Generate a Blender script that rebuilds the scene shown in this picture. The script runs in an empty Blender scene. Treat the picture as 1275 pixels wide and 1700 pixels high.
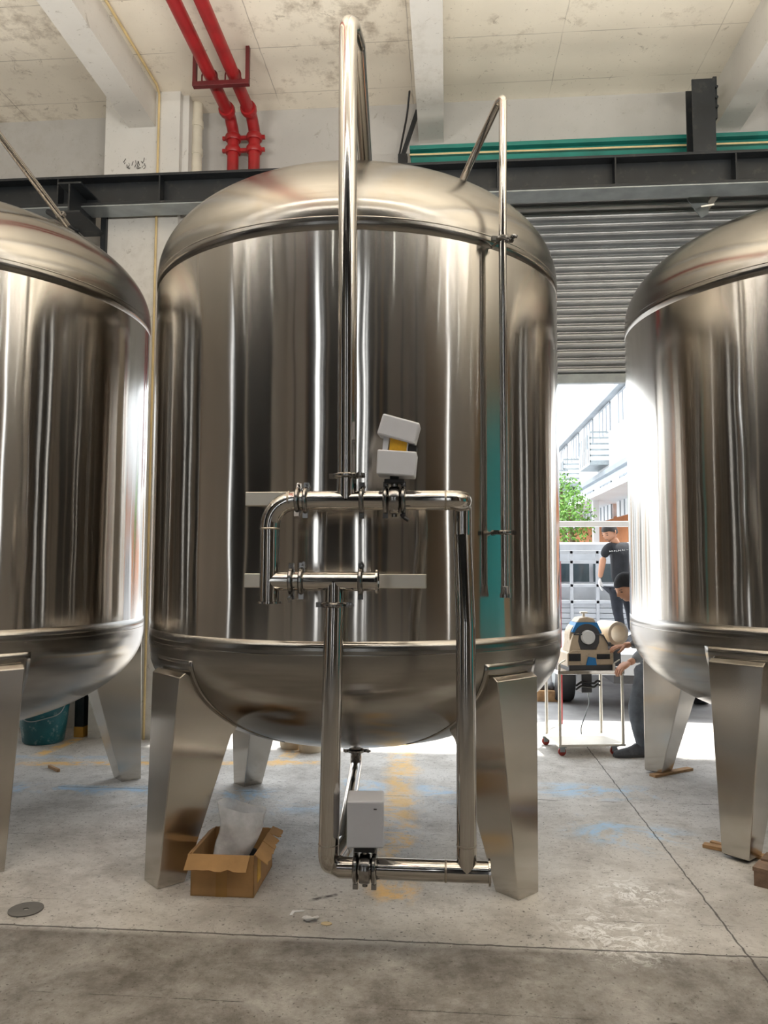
import bpy, bmesh, math, random
from math import sin, cos, pi, radians, sqrt, atan2
from mathutils import Vector, Matrix, noise
random.seed(7)
S = bpy.context.scene
C = S.collection

# ------------------------------------------------------------------ camera
F_PX, PITCH, ROLL, YAW = 1281.16, 0.0695, 0.0034, 0.0821
EYE = Vector((0, 0, 1.5))
_f0 = Vector((-sin(YAW), cos(YAW), 0)); _r0 = Vector((cos(YAW), sin(YAW), 0)); _u0 = Vector((0, 0, 1))
FWD = _f0 * cos(PITCH) + _u0 * sin(PITCH)
_up = -_f0 * sin(PITCH) + _u0 * cos(PITCH)
RIGHT = _r0 * cos(ROLL) + _up * sin(ROLL)
UP = -_r0 * sin(ROLL) + _up * cos(ROLL)
cam = bpy.data.cameras.new('camera'); camo = bpy.data.objects.new('camera', cam); C.objects.link(camo)
cam.sensor_fit = 'VERTICAL'; cam.sensor_height = 36.0; cam.lens = F_PX / 1700 * 36.0
cam.clip_start = 0.05; cam.clip_end = 500
m = Matrix((RIGHT, UP, -FWD)).transposed().to_4x4(); m.translation = EYE
camo.matrix_world = m
S.camera = camo

def at(px, py, Y):            # point of the photo standing at depth Y
    d = FWD + RIGHT * (px - 637.5) / F_PX - UP * (py - 850) / F_PX
    return EYE + d * (Y / d.y)
def fl(px, py, z=0.0):        # point of the photo standing on height z
    d = FWD + RIGHT * (px - 637.5) / F_PX - UP * (py - 850) / F_PX
    return EYE + d * ((z - 1.5) / d.z)

# ------------------------------------------------------------------ world, exposure, lamps
S.view_settings.view_transform = 'Standard'; S.view_settings.look = 'None'
S.view_settings.gamma = 1; S.view_settings.use_curve_mapping = False
S.view_settings.exposure = 0.9
try:
    S.cycles.use_denoising = True
    S.cycles.max_bounces = 10; S.cycles.diffuse_bounces = 6; S.cycles.glossy_bounces = 8
    S.cycles.sample_clamp_indirect = 10
except Exception: pass
SKY = 2.2
w = bpy.data.worlds.new('sky'); S.world = w; w.use_nodes = True
wn = w.node_tree.nodes; bg = wn['Background']; bg.inputs[0].default_value = (0.93, 0.97, 1.0, 1); bg.inputs[1].default_value = SKY

def portal(name, loc, rot, sx, sy):
    l = bpy.data.lights.new(name, 'AREA'); l.shape = 'RECTANGLE'; l.size = sx; l.size_y = sy
    l.cycles.is_portal = True
    o = bpy.data.objects.new(name, l); C.objects.link(o); o.location = loc; o.rotation_euler = rot
    return o
portal('door_daylight_portal', (1.4, 7.5, 1.6), (-pi/2, 0, 0), 7.4, 3.2)
portal('bay_daylight_portal', (-7.7, 7.5, 1.8), (-pi/2, 0, 0), 6.0, 3.6)
portal('bay_daylight_portal', (8.3, 7.5, 1.8), (-pi/2, 0, 0), 4.8, 3.6)
portal('roof_daylight_portal', (0, -2.6, 10.75), (0, 0, 0), 18, .5)
portal('roof_daylight_portal', (0, -7.6, 10.75), (0, 0, 0), 18, .5)
portal('back_daylight_portal', (-5.05, -14.2, 4.8), (pi/2, 0, 0), 1.1, 9.6)
portal('slot_daylight_portal', (1.7, -14.2, 4.8), (pi/2, 0, 0), .4, 9.6)
portal('slot_daylight_portal', (2.8, -14.2, 4.8), (pi/2, 0, 0), .6, 9.6)
portal('left_daylight_portal', (-11.2, -1.72, 4.8), (0, -pi/2, 0), 9.6, 0.55)
portal('right_daylight_portal', (11.2, -4.37, 4.8), (0, pi/2, 0), 9.6, 0.35)

def lamp(name, loc, rot, sx, sy, power, col=(1, 0.95, 0.87)):
    l = bpy.data.lights.new(name, 'AREA'); l.shape = 'RECTANGLE'; l.size = sx; l.size_y = sy
    l.energy = power; l.color = col
    o = bpy.data.objects.new(name, l); C.objects.link(o); o.location = loc; o.rotation_euler = rot
    return o
FILL_UP = 96
sun = bpy.data.lights.new('sun', 'SUN'); sun.energy = 5.5; sun.angle = radians(2); sun.color = (1, .96, .9)
suno = bpy.data.objects.new('sun', sun); C.objects.link(suno)
suno.rotation_euler = Vector((-.12, -.25, -1)).to_track_quat('-Z', 'Y').to_euler(); suno.location = (3, 30, 40)
FILL_SPOTS = [(-5.4 + 2.65 * i, 1.8) for i in range(1, 5)]
for x, y in FILL_SPOTS:
    lamp('added_strip_uplight', (x, y + .02, 3.51), (pi - radians(4), 0, 0), 1.5, 0.10, FILL_UP)  # fill light added out of view to brighten ceiling and walls

GLINT_SPOTS = [(-4.5 + 3.0 * i, y) for y in (0.1, 1.1) for i in range(4)]
for x, y in GLINT_SPOTS:
    lamp('added_tube_light', (x, y, 5.345), (0, 0, 0), 2.8, 0.04, 6)  # tubes added out of view to put thin bright arcs on the domes

# ------------------------------------------------------------------ node helpers
class NT:
    def __init__(s, name):
        s.m = bpy.data.materials.new(name); s.m.use_nodes = True; s.t = s.m.node_tree
        s.b = s.t.nodes['Principled BSDF']
        s.co = s.t.nodes.new('ShaderNodeTexCoord').outputs['Object']
    def n(s, ty, **k):
        o = s.t.nodes.new(ty)
        for a, v in k.items(): setattr(o, a, v)
        return o
    def l(s, a, b): s.t.links.new(a, b)
    def mp(s, scale=(1, 1, 1), loc=(0, 0, 0), rot=(0, 0, 0), src=None):
        o = s.n('ShaderNodeMapping'); o.vector_type = 'POINT'
        o.inputs['Scale'].default_value = scale; o.inputs['Location'].default_value = loc; o.inputs['Rotation'].default_value = rot
        s.l(src or s.co, o.inputs[0]); return o.outputs[0]
    def noise(s, sc, det=4, rough=.55, vec=None, dist=0):
        o = s.n('ShaderNodeTexNoise'); o.inputs['Scale'].default_value = sc; o.inputs['Detail'].default_value = det
        o.inputs['Roughness'].default_value = rough; o.inputs['Distortion'].default_value = dist
        s.l(vec or s.co, o.inputs['Vector']); return o.outputs[0]
    def rng(s, v, a, b, c=0., d=1.):
        o = s.n('ShaderNodeMapRange'); s.l(v, o.inputs[0])
        for i, q in enumerate((a, b, c, d)): o.inputs[i + 1].default_value = q
        return o.outputs[0]
    def math(s, op, a, b=None):
        o = s.n('ShaderNodeMath', operation=op)
        for i, v in enumerate((a, b)):
            if v is None: continue
            if isinstance(v, (int, float)): o.inputs[i].default_value = v
            else: s.l(v, o.inputs[i])
        return o.outputs[0]
    def mix(s, f, a, b, mode='MIX'):
        o = s.n('ShaderNodeMix', data_type='RGBA', blend_type=mode)
        for i, v in ((0, f), (6, a), (7, b)):
            if isinstance(v, (int, float)): o.inputs[i].default_value = v
            elif isinstance(v, tuple): o.inputs[i].default_value = (*v, 1) if len(v) == 3 else v
            else: s.l(v, o.inputs[i])
        return o.outputs[2]
    def col(s, v):
        if isinstance(v, tuple): s.b.inputs['Base Color'].default_value = (*v, 1)
        else: s.l(v, s.b.inputs['Base Color'])
    def set(s, **k):
        for a, v in k.items():
            i = s.b.inputs[a.replace('_', ' ')]
            if isinstance(v, (int, float, tuple)): i.default_value = v
            else: s.l(v, i)
    def bump(s, h, st=.3, d=.01):
        o = s.n('ShaderNodeBump'); o.inputs['Strength'].default_value = st; o.inputs['Distance'].default_value = d
        s.l(h, o.inputs['Height']); s.l(o.outputs[0], s.b.inputs['Normal'])
    def tangent(s, axis='Z'):
        o = s.n('ShaderNodeTangent', direction_type='RADIAL', axis=axis); s.l(o.outputs[0], s.b.inputs['Tangent'])
    def rect(s, cx, cy, hx, hy, rot=0, soft=.03, wob=None):
        # a painted patch on the floor: 1 inside, 0 outside, with ragged edge
        o = s.n('ShaderNodeMapping'); o.vector_type = 'TEXTURE'
        o.inputs['Location'].default_value = (cx, cy, 0); o.inputs['Rotation'].default_value = (0, 0, rot)
        s.l(s.co, o.inputs[0])
        x = s.n('ShaderNodeSeparateXYZ'); s.l(o.outputs[0], x.inputs[0])
        r = []
        for q, h in ((x.outputs[0], hx), (x.outputs[1], hy)):
            a = s.math('ABSOLUTE', q)
            if wob: a = s.math('ADD', a, wob)
            r.append(s.rng(a, h - soft, h + soft, 1., 0.))
        return s.math('MULTIPLY', r[0], r[1])

def simple(name, col, rough=.5, metal=0., var=.12, sc=6, bump=0., dirt=None, spec=None):
    t = NT(name)
    a = tuple(c * (1 - var) for c in col); b = tuple(min(1, c * (1 + var)) for c in col)
    n = t.noise(sc, 5)
    c = t.mix(t.rng(n, .35, .65), a, b)
    if dirt:
        n2 = t.noise(sc * 2.3, 6, .7)
        c = t.mix(t.rng(n2, .56, .7, 0, dirt[1]), c, dirt[0])
    t.col(c); t.set(Roughness=rough, Metallic=metal)
    if bump: t.bump(t.noise(sc * 8, 4), bump)
    return t.m

def steel(name, col=(.56, .535, .50), rough=.3, aniso=1., axis='Z', rot=.25, grain=(3, 3, 90), gst=.04, wave=0., var=.1, dirt=0.):
    t = NT(name)
    g = t.noise(6, 3, vec=t.mp(grain))
    big = t.noise(1.6, 4, .6)
    c = t.mix(t.rng(big, .3, .7), tuple(v * (1 - var) for v in col), tuple(min(1, v * (1 + var)) for v in col))
    if dirt:
        d = t.rng(t.noise(2.2, 6, .65, dist=1.2), .56, .72, 0, dirt)
        c = t.mix(d, c, (.30, .24, .17))
    t.col(c)
    t.set(Metallic=1., Roughness=rough if not gst else t.rng(g, .3, .7, rough * .93, rough * 1.07), Anisotropic=aniso)
    if aniso: t.tangent(axis); t.b.inputs['Anisotropic Rotation'].default_value = rot
    h = g
    if wave:
        wv = t.noise(2.2, 2, .5, vec=t.mp((1, 1, .35)))
        o = t.n('ShaderNodeBump'); o.inputs['Strength'].default_value = 1.; o.inputs['Distance'].default_value = wave
        t.l(wv, o.inputs['Height'])
        o2 = t.n('ShaderNodeBump'); o2.inputs['Strength'].default_value = gst; o2.inputs['Distance'].default_value = .002
        t.l(g, o2.inputs['Height']); t.l(o.outputs[0], o2.inputs['Normal']); t.l(o2.outputs[0], t.b.inputs['Normal'])
    else: t.bump(h, gst, .002)
    return t.m

M = {}
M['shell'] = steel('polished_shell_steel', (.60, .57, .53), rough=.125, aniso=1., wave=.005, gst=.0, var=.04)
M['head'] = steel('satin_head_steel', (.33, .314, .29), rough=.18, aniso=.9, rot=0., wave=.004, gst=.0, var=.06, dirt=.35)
M['leg'] = steel('brushed_leg_steel', (.54, .51, .47), rough=.19, aniso=.85, rot=0., gst=.0, var=.05, dirt=.15)
M['pipe'] = steel('mirror_pipe_steel', (.50, .475, .445), rough=.10, aniso=0, gst=.02, var=.03)
M['cast'] = steel('cast_steel', (.30, .29, .28), rough=.20, aniso=0, gst=.02)
M['weld'] = steel('weld_steel', (.45, .40, .34), rough=.35, aniso=0, gst=.3, grain=(60, 60, 60))
M['bar'] = steel('satin_bar_steel', (.72, .68, .6), rough=.42, aniso=0)
M['black_metal'] = simple('black_painted_steel', (.012, .015, .018), .45, 0, .25, 4, dirt=((.12, .11, .09), .25))
M['grey_metal'] = simple('grey_galvanised_steel', (.30, .33, .34), .4, .6, .15, 5)
M['teal_paint'] = simple('teal_paint', (.01, .17, .14), .45, 0, .2, 3)
M['teal_bucket'] = simple('teal_plastic', (.008, .10, .12), .35, 0, .2, 5, dirt=((.5, .55, .55), .5))
M['red'] = simple('red_pipe_paint', (.30, .012, .014), .38, 0, .2, 5, dirt=((.25, .04, .03), .5))
M['darkred'] = simple('dark_red_steel', (.10, .008, .01), .5, 0, .2, 6)
M['pvc'] = simple('cream_plastic_pipe', (.62, .58, .48), .4, 0, .08, 5, dirt=((.4, .36, .28), .3))
M['conduit'] = simple('yellowed_conduit', (.62, .48, .24), .5, 0, .12, 6)
M['cardboard'] = simple('cardboard', (.40, .23, .095), .85, 0, .12, 7, .1)
M['cardin'] = simple('cardboard_inside', (.32, .19, .085), .9, 0, .12, 7, .1)
M['tape'] = simple('brown_tape', (.36, .19, .05), .3, 0, .05, 5)
M['actuator'] = simple('grey_actuator_plastic', (.50, .515, .57), .45, 0, .04, 5, dirt=((.6, .6, .6), .25))
M['lightgrey'] = simple('light_grey_plastic', (.66, .68, .74), .45, 0, .04, 5)
M['yellow_label'] = simple('yellow_label', (.75, .42, .02), .5, 0, .1, 30)
M['black'] = simple('black_rubber', (.015, .015, .016), .5, 0, .1)
M['dark'] = simple('dark_grey_plastic', (.06, .06, .065), .5, 0, .1)
M['wood'] = simple('raw_wood', (.42, .25, .12), .8, 0, .25, 14, .2)
M['darkwood'] = simple('worn_wood', (.20, .13, .09), .85, 0, .3, 12, .2)
M['whitepaint'] = simple('white_paint', (.78, .79, .80), .5, 0, .05, 5)
M['white_metal'] = simple('white_truck_metal', (.46, .48, .51), .45, .2, .08, 4, dirt=((.4, .4, .4), .3))
M['cream_machine'] = simple('cream_machine_paint', (.56, .45, .32), .4, 0, .08, 8, dirt=((.12, .08, .05), .5))
M['blue'] = simple('blue_paint', (.015, .20, .52), .4, 0, .1, 6)
M['rubber_red'] = simple('red_caster_rubber', (.30, .03, .02), .5, 0, .1)
M['skin'] = simple('skin', (.52, .27, .17), .5, 0, .06, 9)
M['hair'] = simple('black_hair', (.018, .015, .014), .6, 0, .2, 30)
M['shirt'] = simple('black_cotton', (.016, .018, .023), .9, 0, .2, 12, .2)
M['jeans'] = simple('dark_jeans', (.016, .019, .028), .9, 0, .25, 12, .2)
M['greycloth'] = simple('grey_work_cloth', (.13, .15, .18), .9, 0, .25, 9, .2)
M['sleeve'] = simple('grey_sleeve_cloth', (.22, .24, .26), .9, 0, .12, 9, .2)
M['glove'] = simple('white_glove', (.75, .75, .75), .9, 0, .06, 12)
M['shoe'] = simple('grey_shoe', (.09, .095, .11), .8, 0, .25, 20)
M['glass'] = simple('dark_window_glass', (.05, .07, .08), .08, 0, .1)
M['tarmac'] = simple('street_asphalt', (.34, .34, .345), .9, 0, .15, 3, .1)
M['facade'] = simple('white_render_facade', (.70, .73, .76), .8, 0, .04, .6)
M['ledge'] = simple('grey_ledge', (.30, .33, .36), .8, 0, .1, 1)
M['orange'] = simple('orange_wall', (.60, .25, .10), .8, 0, .1, 1)
M['leaf'] = simple('leaf_green', (.14, .30, .05), .7, 0, .4, 3)
M['bark'] = simple('bark', (.15, .1, .06), .9, 0, .2, 5)
M['hall_dark'] = simple('dark_cladding', (.018, .019, .02), .7, 0, .2, .8)
M['hall_taupe'] = simple('taupe_wall_paint', (.42, .37, .32), .8, 0, .1, .5)
M['hall_beige'] = simple('beige_wall_paint', (.82, .74, .64), .8, 0, .06, .5)
M['hall_brown'] = simple('brown_wall_paint', (.26, .17, .09), .8, 0, .15, .6)
M['cream_foam'] = simple('cream_plastic', (.58, .50, .38), .7, 0, .08, 6)
M['lampglow'] = NT('lamp_diffuser').m
_b = M['lampglow'].node_tree.nodes['Principled BSDF']; _b.inputs['Emission Color'].default_value = (1, .96, .9, 1); _b.inputs['Emission Strength'].default_value = 12

def plaster(name, base, stain, amt, seams=None, wear=.5):
    t = NT(name)
    big = t.noise(.55, 5, .6); fine = t.noise(7, 7, .68); spk = t.noise(38, 3, .6)
    c = t.mix(t.rng(big, .3, .7), tuple(v * .86 for v in base), tuple(min(1, v * 1.07) for v in base))
    c = t.mix(t.rng(t.math('MULTIPLY', big, fine), .27, .42, 0, amt), c, stain)
    c = t.mix(t.rng(spk, .66, .74, 0, wear), c, tuple(v * .5 for v in stain))
    sc = t.noise(3.2, 8, .75, dist=2.2)
    c = t.mix(t.rng(sc, .615, .66, 0, wear), c, tuple(v * .75 for v in stain))
    if seams:
        x = t.n('ShaderNodeSeparateXYZ'); t.l(t.co, x.inputs[0])
        for ax, step, off in seams:
            q = t.math('ADD', x.outputs[ax], off + 100 * step)
            q = t.math('ADD', q, t.math('MULTIPLY', t.noise(5, 3), .02))
            f = t.math('ABSOLUTE', t.math('SUBTRACT', t.math('FRACT', t.math('DIVIDE', q, step)), .5))
            line = t.rng(f, .5 - .006 / step, .5, 0, .65)
            line = t.math('MULTIPLY', line, t.rng(t.noise(1.7, 3), .35, .55))
            c = t.mix(line, c, tuple(v * .45 for v in stain))
    t.col(c); t.set(Roughness=.85); t.bump(fine, .15, .01)
    return t.m
M['ceiling'] = plaster('board_marked_concrete', (.80, .74, .63), (.32, .26, .19), .85, [(1, .62, .12), (0, 1.25, .3)])
M['beam'] = plaster('whitewashed_beam', (.66, .64, .60), (.34, .30, .24), .35)
M['colp'] = plaster('white_column_paint', (.66, .65, .62), (.33, .30, .25), .3)
M['wallp'] = plaster('grey_white_wall', (.47, .46, .44), (.33, .30, .25), .35)

def floor_mat():
    t = NT('worn_concrete_floor')
    big = t.noise(.7, 6, .62, dist=.2); mid = t.noise(3.4, 9, .76, dist=.2); fine = t.noise(26, 6, .7); spk = t.noise(60, 2, .5)
    c = t.mix(t.rng(big, .3, .7), (.46, .44, .41), (.66, .64, .61))
    c = t.mix(t.rng(mid, .46, .70, 0, .6), c, (.22, .195, .17))
    c = t.mix(t.rng(fine, .54, .72, 0, .5), c, (.15, .135, .12))
    c = t.mix(t.rng(fine, .30, .42, .35, 0), c, (.55, .53, .50))
    c = t.mix(t.rng(spk, .64, .70, 0, .75), c, (.05, .045, .04))
    scr = t.noise(7, 9, .8, dist=3.)
    c = t.mix(t.rng(scr, .60, .64, 0, .55), c, (.09, .08, .07))
    c = t.mix(t.rng(scr, .335, .375, .6, 0), c, (.78, .76, .72))
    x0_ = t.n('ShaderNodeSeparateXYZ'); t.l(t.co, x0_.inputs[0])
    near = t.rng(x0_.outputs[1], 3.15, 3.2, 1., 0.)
    grime_shade = t.rng(t.noise(2.6, 9, .78, dist=.15), .36, .62, .35, .92)
    c = t.mix(t.math('MULTIPLY', near, grime_shade), c, (.10, .086, .070))  # front slab: real grime plus foreground shade, both painted into the colour
    far = t.rng(t.noise(.9, 6, .65, dist=.8), .5, .68, 0, .4)
    c = t.mix(far, c, (.20, .18, .155))
    wob = t.math('MULTIPLY', t.math('SUBTRACT', mid, .5), .22)
    wear = t.rng(t.noise(9, 6, .7), .40, .56)
    wear2 = t.rng(t.noise(2.6, 6, .7, dist=1.5), .46, .60)
    YE, BL, WH = (.80, .50, .16), (.34, .54, .74), (.88, .88, .88)
    a = fl(30, 1268); b = fl(530, 1266)
    def strip(p, q, hw, colr, k, amt=.8, soft=.02):
        nonlocal c
        d = q - p; mk = t.rect((p.x + q.x) / 2, (p.y + q.y) / 2, d.length / 2, hw, atan2(d.y, d.x), soft, wob if k == 2 else None)
        mk = t.math('MULTIPLY', mk, t.math('MULTIPLY', wear2 if k == 2 else wear, amt))
        c = t.mix(mk, c, colr)
    strip(a, b, .055, YE, 1, .85)
    strip(fl(130, 1226), fl(58, 1256), .05, YE, 1, .9)
    strip(fl(455, 1272), fl(500, 1238), .06, YE, 1, .8)
    strip(fl(0, 1256), fl(240, 1258), .05, BL, 1, .45)
    strip(fl(0, 1306), fl(460, 1318), .10, BL, 2, .8, .06)
    strip(fl(240, 1330), fl(560, 1340), .12, BL, 2, .6, .08)
    strip(fl(672, 1190), fl(650, 1500), .11, YE, 2, .85, .05)
    strip(fl(672, 1190), fl(660, 1340), .08, YE, 1, .7, .04)
    strip(fl(690, 1300), fl(770, 1330), .10, BL, 2, .7, .06)
    strip(fl(900, 1310), fl(1090, 1320), .14, BL, 2, .8, .08)
    strip(fl(960, 1370), fl(1130, 1400), .20, BL, 2, .9, .1)
    strip(fl(560, 1300), fl(640, 1312), .13, BL, 2, 1., .05)
    sp = t.rng(t.noise(11, 8, .8, dist=2.), .50, .54)
    for p, q, hw in ((fl(960, 1520), fl(1090, 1580), .16), (fl(1000, 1470), fl(1120, 1500), .12)):
        d = q - p; mk = t.rect((p.x + q.x) / 2, (p.y + q.y) / 2, d.length / 2, hw, atan2(d.y, d.x), .1, wob)
        c = t.mix(t.math('MULTIPLY', mk, t.math('MULTIPLY', sp, .9)), c, WH)
    # scrape mark
    strip(fl(495, 1499), fl(560, 1485), .012, (.05, .04, .035), 1, 1.0, .006)
    # expansion joints
    x = t.n('ShaderNodeSeparateXYZ'); t.l(t.co, x.inputs[0])
    jit = t.math('MULTIPLY', t.math('SUBTRACT', t.noise(14, 4), .5), .02)
    for ax, pos, wd in ((1, 3.195, .0035), (1, 2.72, .002), (0, 1.155, .0025), (1, 5.15, .003), (1, 4.25, .0015), (1, 3.45, .0012)):
        q = t.math('ABSOLUTE', t.math('SUBTRACT', t.math('ADD', x.outputs[ax], jit), pos))
        k = t.rng(q, wd, wd * 2.2, .85, 0)
        if pos in (2.72, 5.15, 4.25, 3.45): k = t.math('MULTIPLY', k, wear2)
        c = t.mix(k, c, (.035, .03, .028))
    t.col(c)
    t.set(Roughness=t.rng(mid, .35, .7, .62, .85))
    h = t.math('ADD', fine, t.math('MULTIPLY', mid, .6))
    t.bump(h, .6, .012)
    return t.m
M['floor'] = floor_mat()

def bag_mat():
    t = NT('clear_plastic_film')
    t.col((.85, .86, .88)); t.set(Roughness=.25, Transmission_Weight=.0, Alpha=t.rng(t.noise(7, 4), .3, .7, .34, .72))
    t.bump(t.noise(14, 5), .6, .02)
    return t.m
M['bag'] = bag_mat()

# ------------------------------------------------------------------ mesh helpers
def obj(name, bm, mat, parent=None, smooth=False, bevel=0., loc=None):
    me = bpy.data.meshes.new(name)
    bmesh.ops.recalc_face_normals(bm, faces=bm.faces)
    bm.to_mesh(me); bm.free()
    mats = mat if isinstance(mat, (list, tuple)) else [mat]
    for q in mats: me.materials.append(M[q] if isinstance(q, str) else q)
    if smooth:
        for p in me.polygons: p.use_smooth = True
        if smooth != 'all': me.set_sharp_from_angle(angle=radians(38))
    o = bpy.data.objects.new(name, me); C.objects.link(o)
    if loc is not None: o.location = loc
    if parent: o.parent = parent
    if bevel:
        b = o.modifiers.new('bevel', 'BEVEL'); b.width = bevel; b.segments = 2; b.limit_method = 'ANGLE'
    return o
def thing(name, label, cat, loc=(0, 0, 0), rz=0, group=None):
    o = bpy.data.objects.new(name, None); C.objects.link(o); o.location = loc; o.rotation_euler = (0, 0, rz)
    o.empty_display_size = .1
    return tag(o, label, cat, group)
def tag(o, label, cat, group=None):
    o['label'] = label; o['category'] = cat
    if group: o['group'] = group
    return o
def struct(name, bm, mat, label=None, **k):
    o = obj(name, bm, mat, **k); o['kind'] = 'structure'
    if label: o['label'] = label
    return o
def local(parent):            # parent transform for building meshes given in world points
    return Matrix.Translation(parent.location) @ Matrix.Rotation(parent.rotation_euler.z, 4, 'Z')
def box(bm, x0, x1, y0, y1, z0, z1, mtx=None):
    v = [Vector((x, y, z)) for x in (x0, x1) for y in (y0, y1) for z in (z0, z1)]
    if mtx: v = [mtx @ q for q in v]
    v = [bm.verts.new(q) for q in v]
    fs = [bm.faces.new([v[i] for i in f]) for f in ((0, 1, 3, 2), (4, 6, 7, 5), (0, 4, 5, 1), (2, 3, 7, 6), (0, 2, 6, 4), (1, 5, 7, 3))]
    return fs
def frame(p, d, up=Vector((0, 0, 1))):
    d = d.normalized()
    if abs(d.dot(up)) > .98: up = Vector((0, 1, 0))
    x = up.cross(d).normalized(); y = d.cross(x)
    m = Matrix((x, y, d)).transposed().to_4x4(); m.translation = p; return m
def bar(bm, p, q, wx, wy, up=Vector((0, 0, 1))):
    p = Vector(p); q = Vector(q); box(bm, -wx / 2, wx / 2, -wy / 2, wy / 2, 0, (q - p).length, frame(p, q - p, up))
def lathe(bm, prof, seg=48, mtx=None, closed=False):
    rings = []
    for r, z in prof:
        if r < 1e-5: rings.append([bm.verts.new((mtx @ Vector((0, 0, z))) if mtx else (0, 0, z))])
        else:
            R = []
            for i in range(seg):
                a = 2 * pi * i / seg; v = Vector((r * cos(a), r * sin(a), z))
                R.append(bm.verts.new(mtx @ v if mtx else v))
            rings.append(R)
    pr = list(zip(rings, rings[1:]))
    if closed: pr.append((rings[-1], rings[0]))
    for A, B in pr:
        n = max(len(A), len(B))
        for i in range(n):
            j = (i + 1) % n
            if len(A) == 1 and len(B) == 1: continue
            if len(A) == 1: bm.faces.new((A[0], B[i], B[j]))
            elif len(B) == 1: bm.faces.new((A[i], A[j], B[0]))
            else: bm.faces.new((A[i], A[j], B[j], B[i]))
def fillet(pts, rad, n=9):
    pts = [Vector(p) for p in pts]; out = [pts[0]]
    for i in range(1, len(pts) - 1):
        a, b, c = pts[i - 1], pts[i], pts[i + 1]
        u = (a - b).normalized(); v = (c - b).normalized(); ang = u.angle(v)
        if ang > pi - .02: out.append(b); continue
        r = rad[i - 1] if isinstance(rad, (list, tuple)) else rad
        d = min(r / math.tan(ang / 2), .49 * (a - b).length if 1 < i else .98 * (a - b).length, .98 * (c - b).length if i == len(pts) - 2 else .49 * (c - b).length)
        r = d * math.tan(ang / 2)
        cen = b + (u + v).normalized() * (r / sin(ang / 2))
        s = b + u * d - cen; e = b + v * d - cen; ax = s.cross(e).normalized(); tot = s.angle(e)
        for k in range(n + 1): out.append(cen + Matrix.Rotation(tot * k / n, 3, ax) @ s)
    out.append(pts[-1]); return out
def tube(bm, pts, r, seg=20, cap=True, bend=None):
    if bend is not None: pts = fillet(pts, bend)
    pts = [Vector(p) for p in pts]
    rr = r if isinstance(r, (list, tuple)) else [r] * len(pts)
    t0 = (pts[1] - pts[0]).normalized(); nrm = t0.orthogonal().normalized(); rings = []; prev = t0
    for i, p in enumerate(pts):
        t = ((pts[min(i + 1, len(pts) - 1)] - pts[i]).normalized() + (pts[i] - pts[max(i - 1, 0)]).normalized())
        if t.length < 1e-6: t = prev
        t.normalize(); q = prev.rotation_difference(t); nrm = q @ nrm; nrm = (nrm - t * nrm.dot(t)).normalized(); bn = t.cross(nrm); prev = t
        rings.append([bm.verts.new(p + (nrm * cos(2 * pi * k / seg) + bn * sin(2 * pi * k / seg)) * rr[i]) for k in range(seg)])
    for A, B in zip(rings, rings[1:]):
        for k in range(seg): bm.faces.new((A[k], A[(k + 1) % seg], B[(k + 1) % seg], B[k]))
    if cap:
        bm.faces.new(rings[0][::-1]); bm.faces.new(rings[-1])
def BM(): return bmesh.new()
def blob(bm, c, rx, ry, rz, mtx=None, seg=16):
    prof = [(cos(-pi / 2 + pi * i / 8), sin(-pi / 2 + pi * i / 8)) for i in range(9)]
    prof[0] = (0, -1); prof[-1] = (0, 1)
    mm = Matrix.Translation(c) @ (mtx or Matrix()) @ Matrix.Diagonal((rx, ry, rz, 1))
    lathe(bm, prof, seg, mm)

# ------------------------------------------------------------------ the hall; its part behind the camera is invented for light and reflections
CEIL = 5.82; WY = 6.95; DY = 7.45
def slab(name, x0, x1, y0, y1, z0, z1, mat, label=None):
    bm = BM(); box(bm, x0, x1, y0, y1, z0, z1); return struct(name, bm, mat, label)
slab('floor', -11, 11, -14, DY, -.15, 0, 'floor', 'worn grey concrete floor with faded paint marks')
slab('ceiling', -11.2, 11.2, -.6, DY + .2, CEIL, CEIL + .2, 'ceiling', 'board-marked concrete ceiling')
HI = 10.5  # tall dark bay, made up so the shell reflects less lit ceiling
for ya, yb in ((-14.2, -7.85), (-7.35, -2.85), (-2.35, -.4)): slab('ceiling', -11.2, 11.2, ya, yb, HI, HI + .2, 'hall_dark')
for ya in (-7.85, -2.85):  # ends of two roof slots added to light the unseen hall
    slab('ceiling', -11.2, -9, ya, ya + .5, HI, HI + .2, 'hall_dark'); slab('ceiling', 9, 11.2, ya, ya + .5, HI, HI + .2, 'hall_dark')
slab('wall_back', -11.2, 11.2, -.6, -.4, CEIL + .2, HI, 'hall_dark')
OX0, OX1 = -2.36, 5.3
slab('wall_back', -4.7, OX0, WY, DY, 0, CEIL, 'wallp', 'white plastered wall left of the shutter')
slab('wall_back', -10.7, -4.7, WY, DY, 3.6, CEIL, 'wallp')
slab('wall_back', -11.2, -10.7, WY, DY, 0, CEIL, 'wallp')
slab('wall_back', OX0, OX1, WY, DY, 5.0, CEIL, 'wallp', 'grey plastered wall over the shutter')
slab('wall_back', OX1, 5.9, WY, DY, 0, CEIL, 'wallp')
slab('wall_back', 5.9, 10.7, WY, DY, 3.6, CEIL, 'wallp')
slab('wall_back', 10.7, 11.2, WY, DY, 0, CEIL, 'wallp')
slab('wall_left', -11.2, -11, 2.6, 6.95, 0, CEIL, 'hall_brown')
slab('wall_left', -11.2, -11, -.4, 2.6, 0, CEIL, 'hall_taupe')
slab('wall_left', -11.2, -11, -1.6, -.4, 0, HI, 'hall_taupe')
slab('wall_left', -11.2, -11, -4.0, -1.85, 0, HI, 'hall_dark')
slab('wall_left', -11.2, -11, -4.3, -4.0, 0, HI, 'hall_beige')
slab('wall_left', -11.2, -11, -9.4, -4.3, 0, HI, 'hall_dark')
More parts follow.
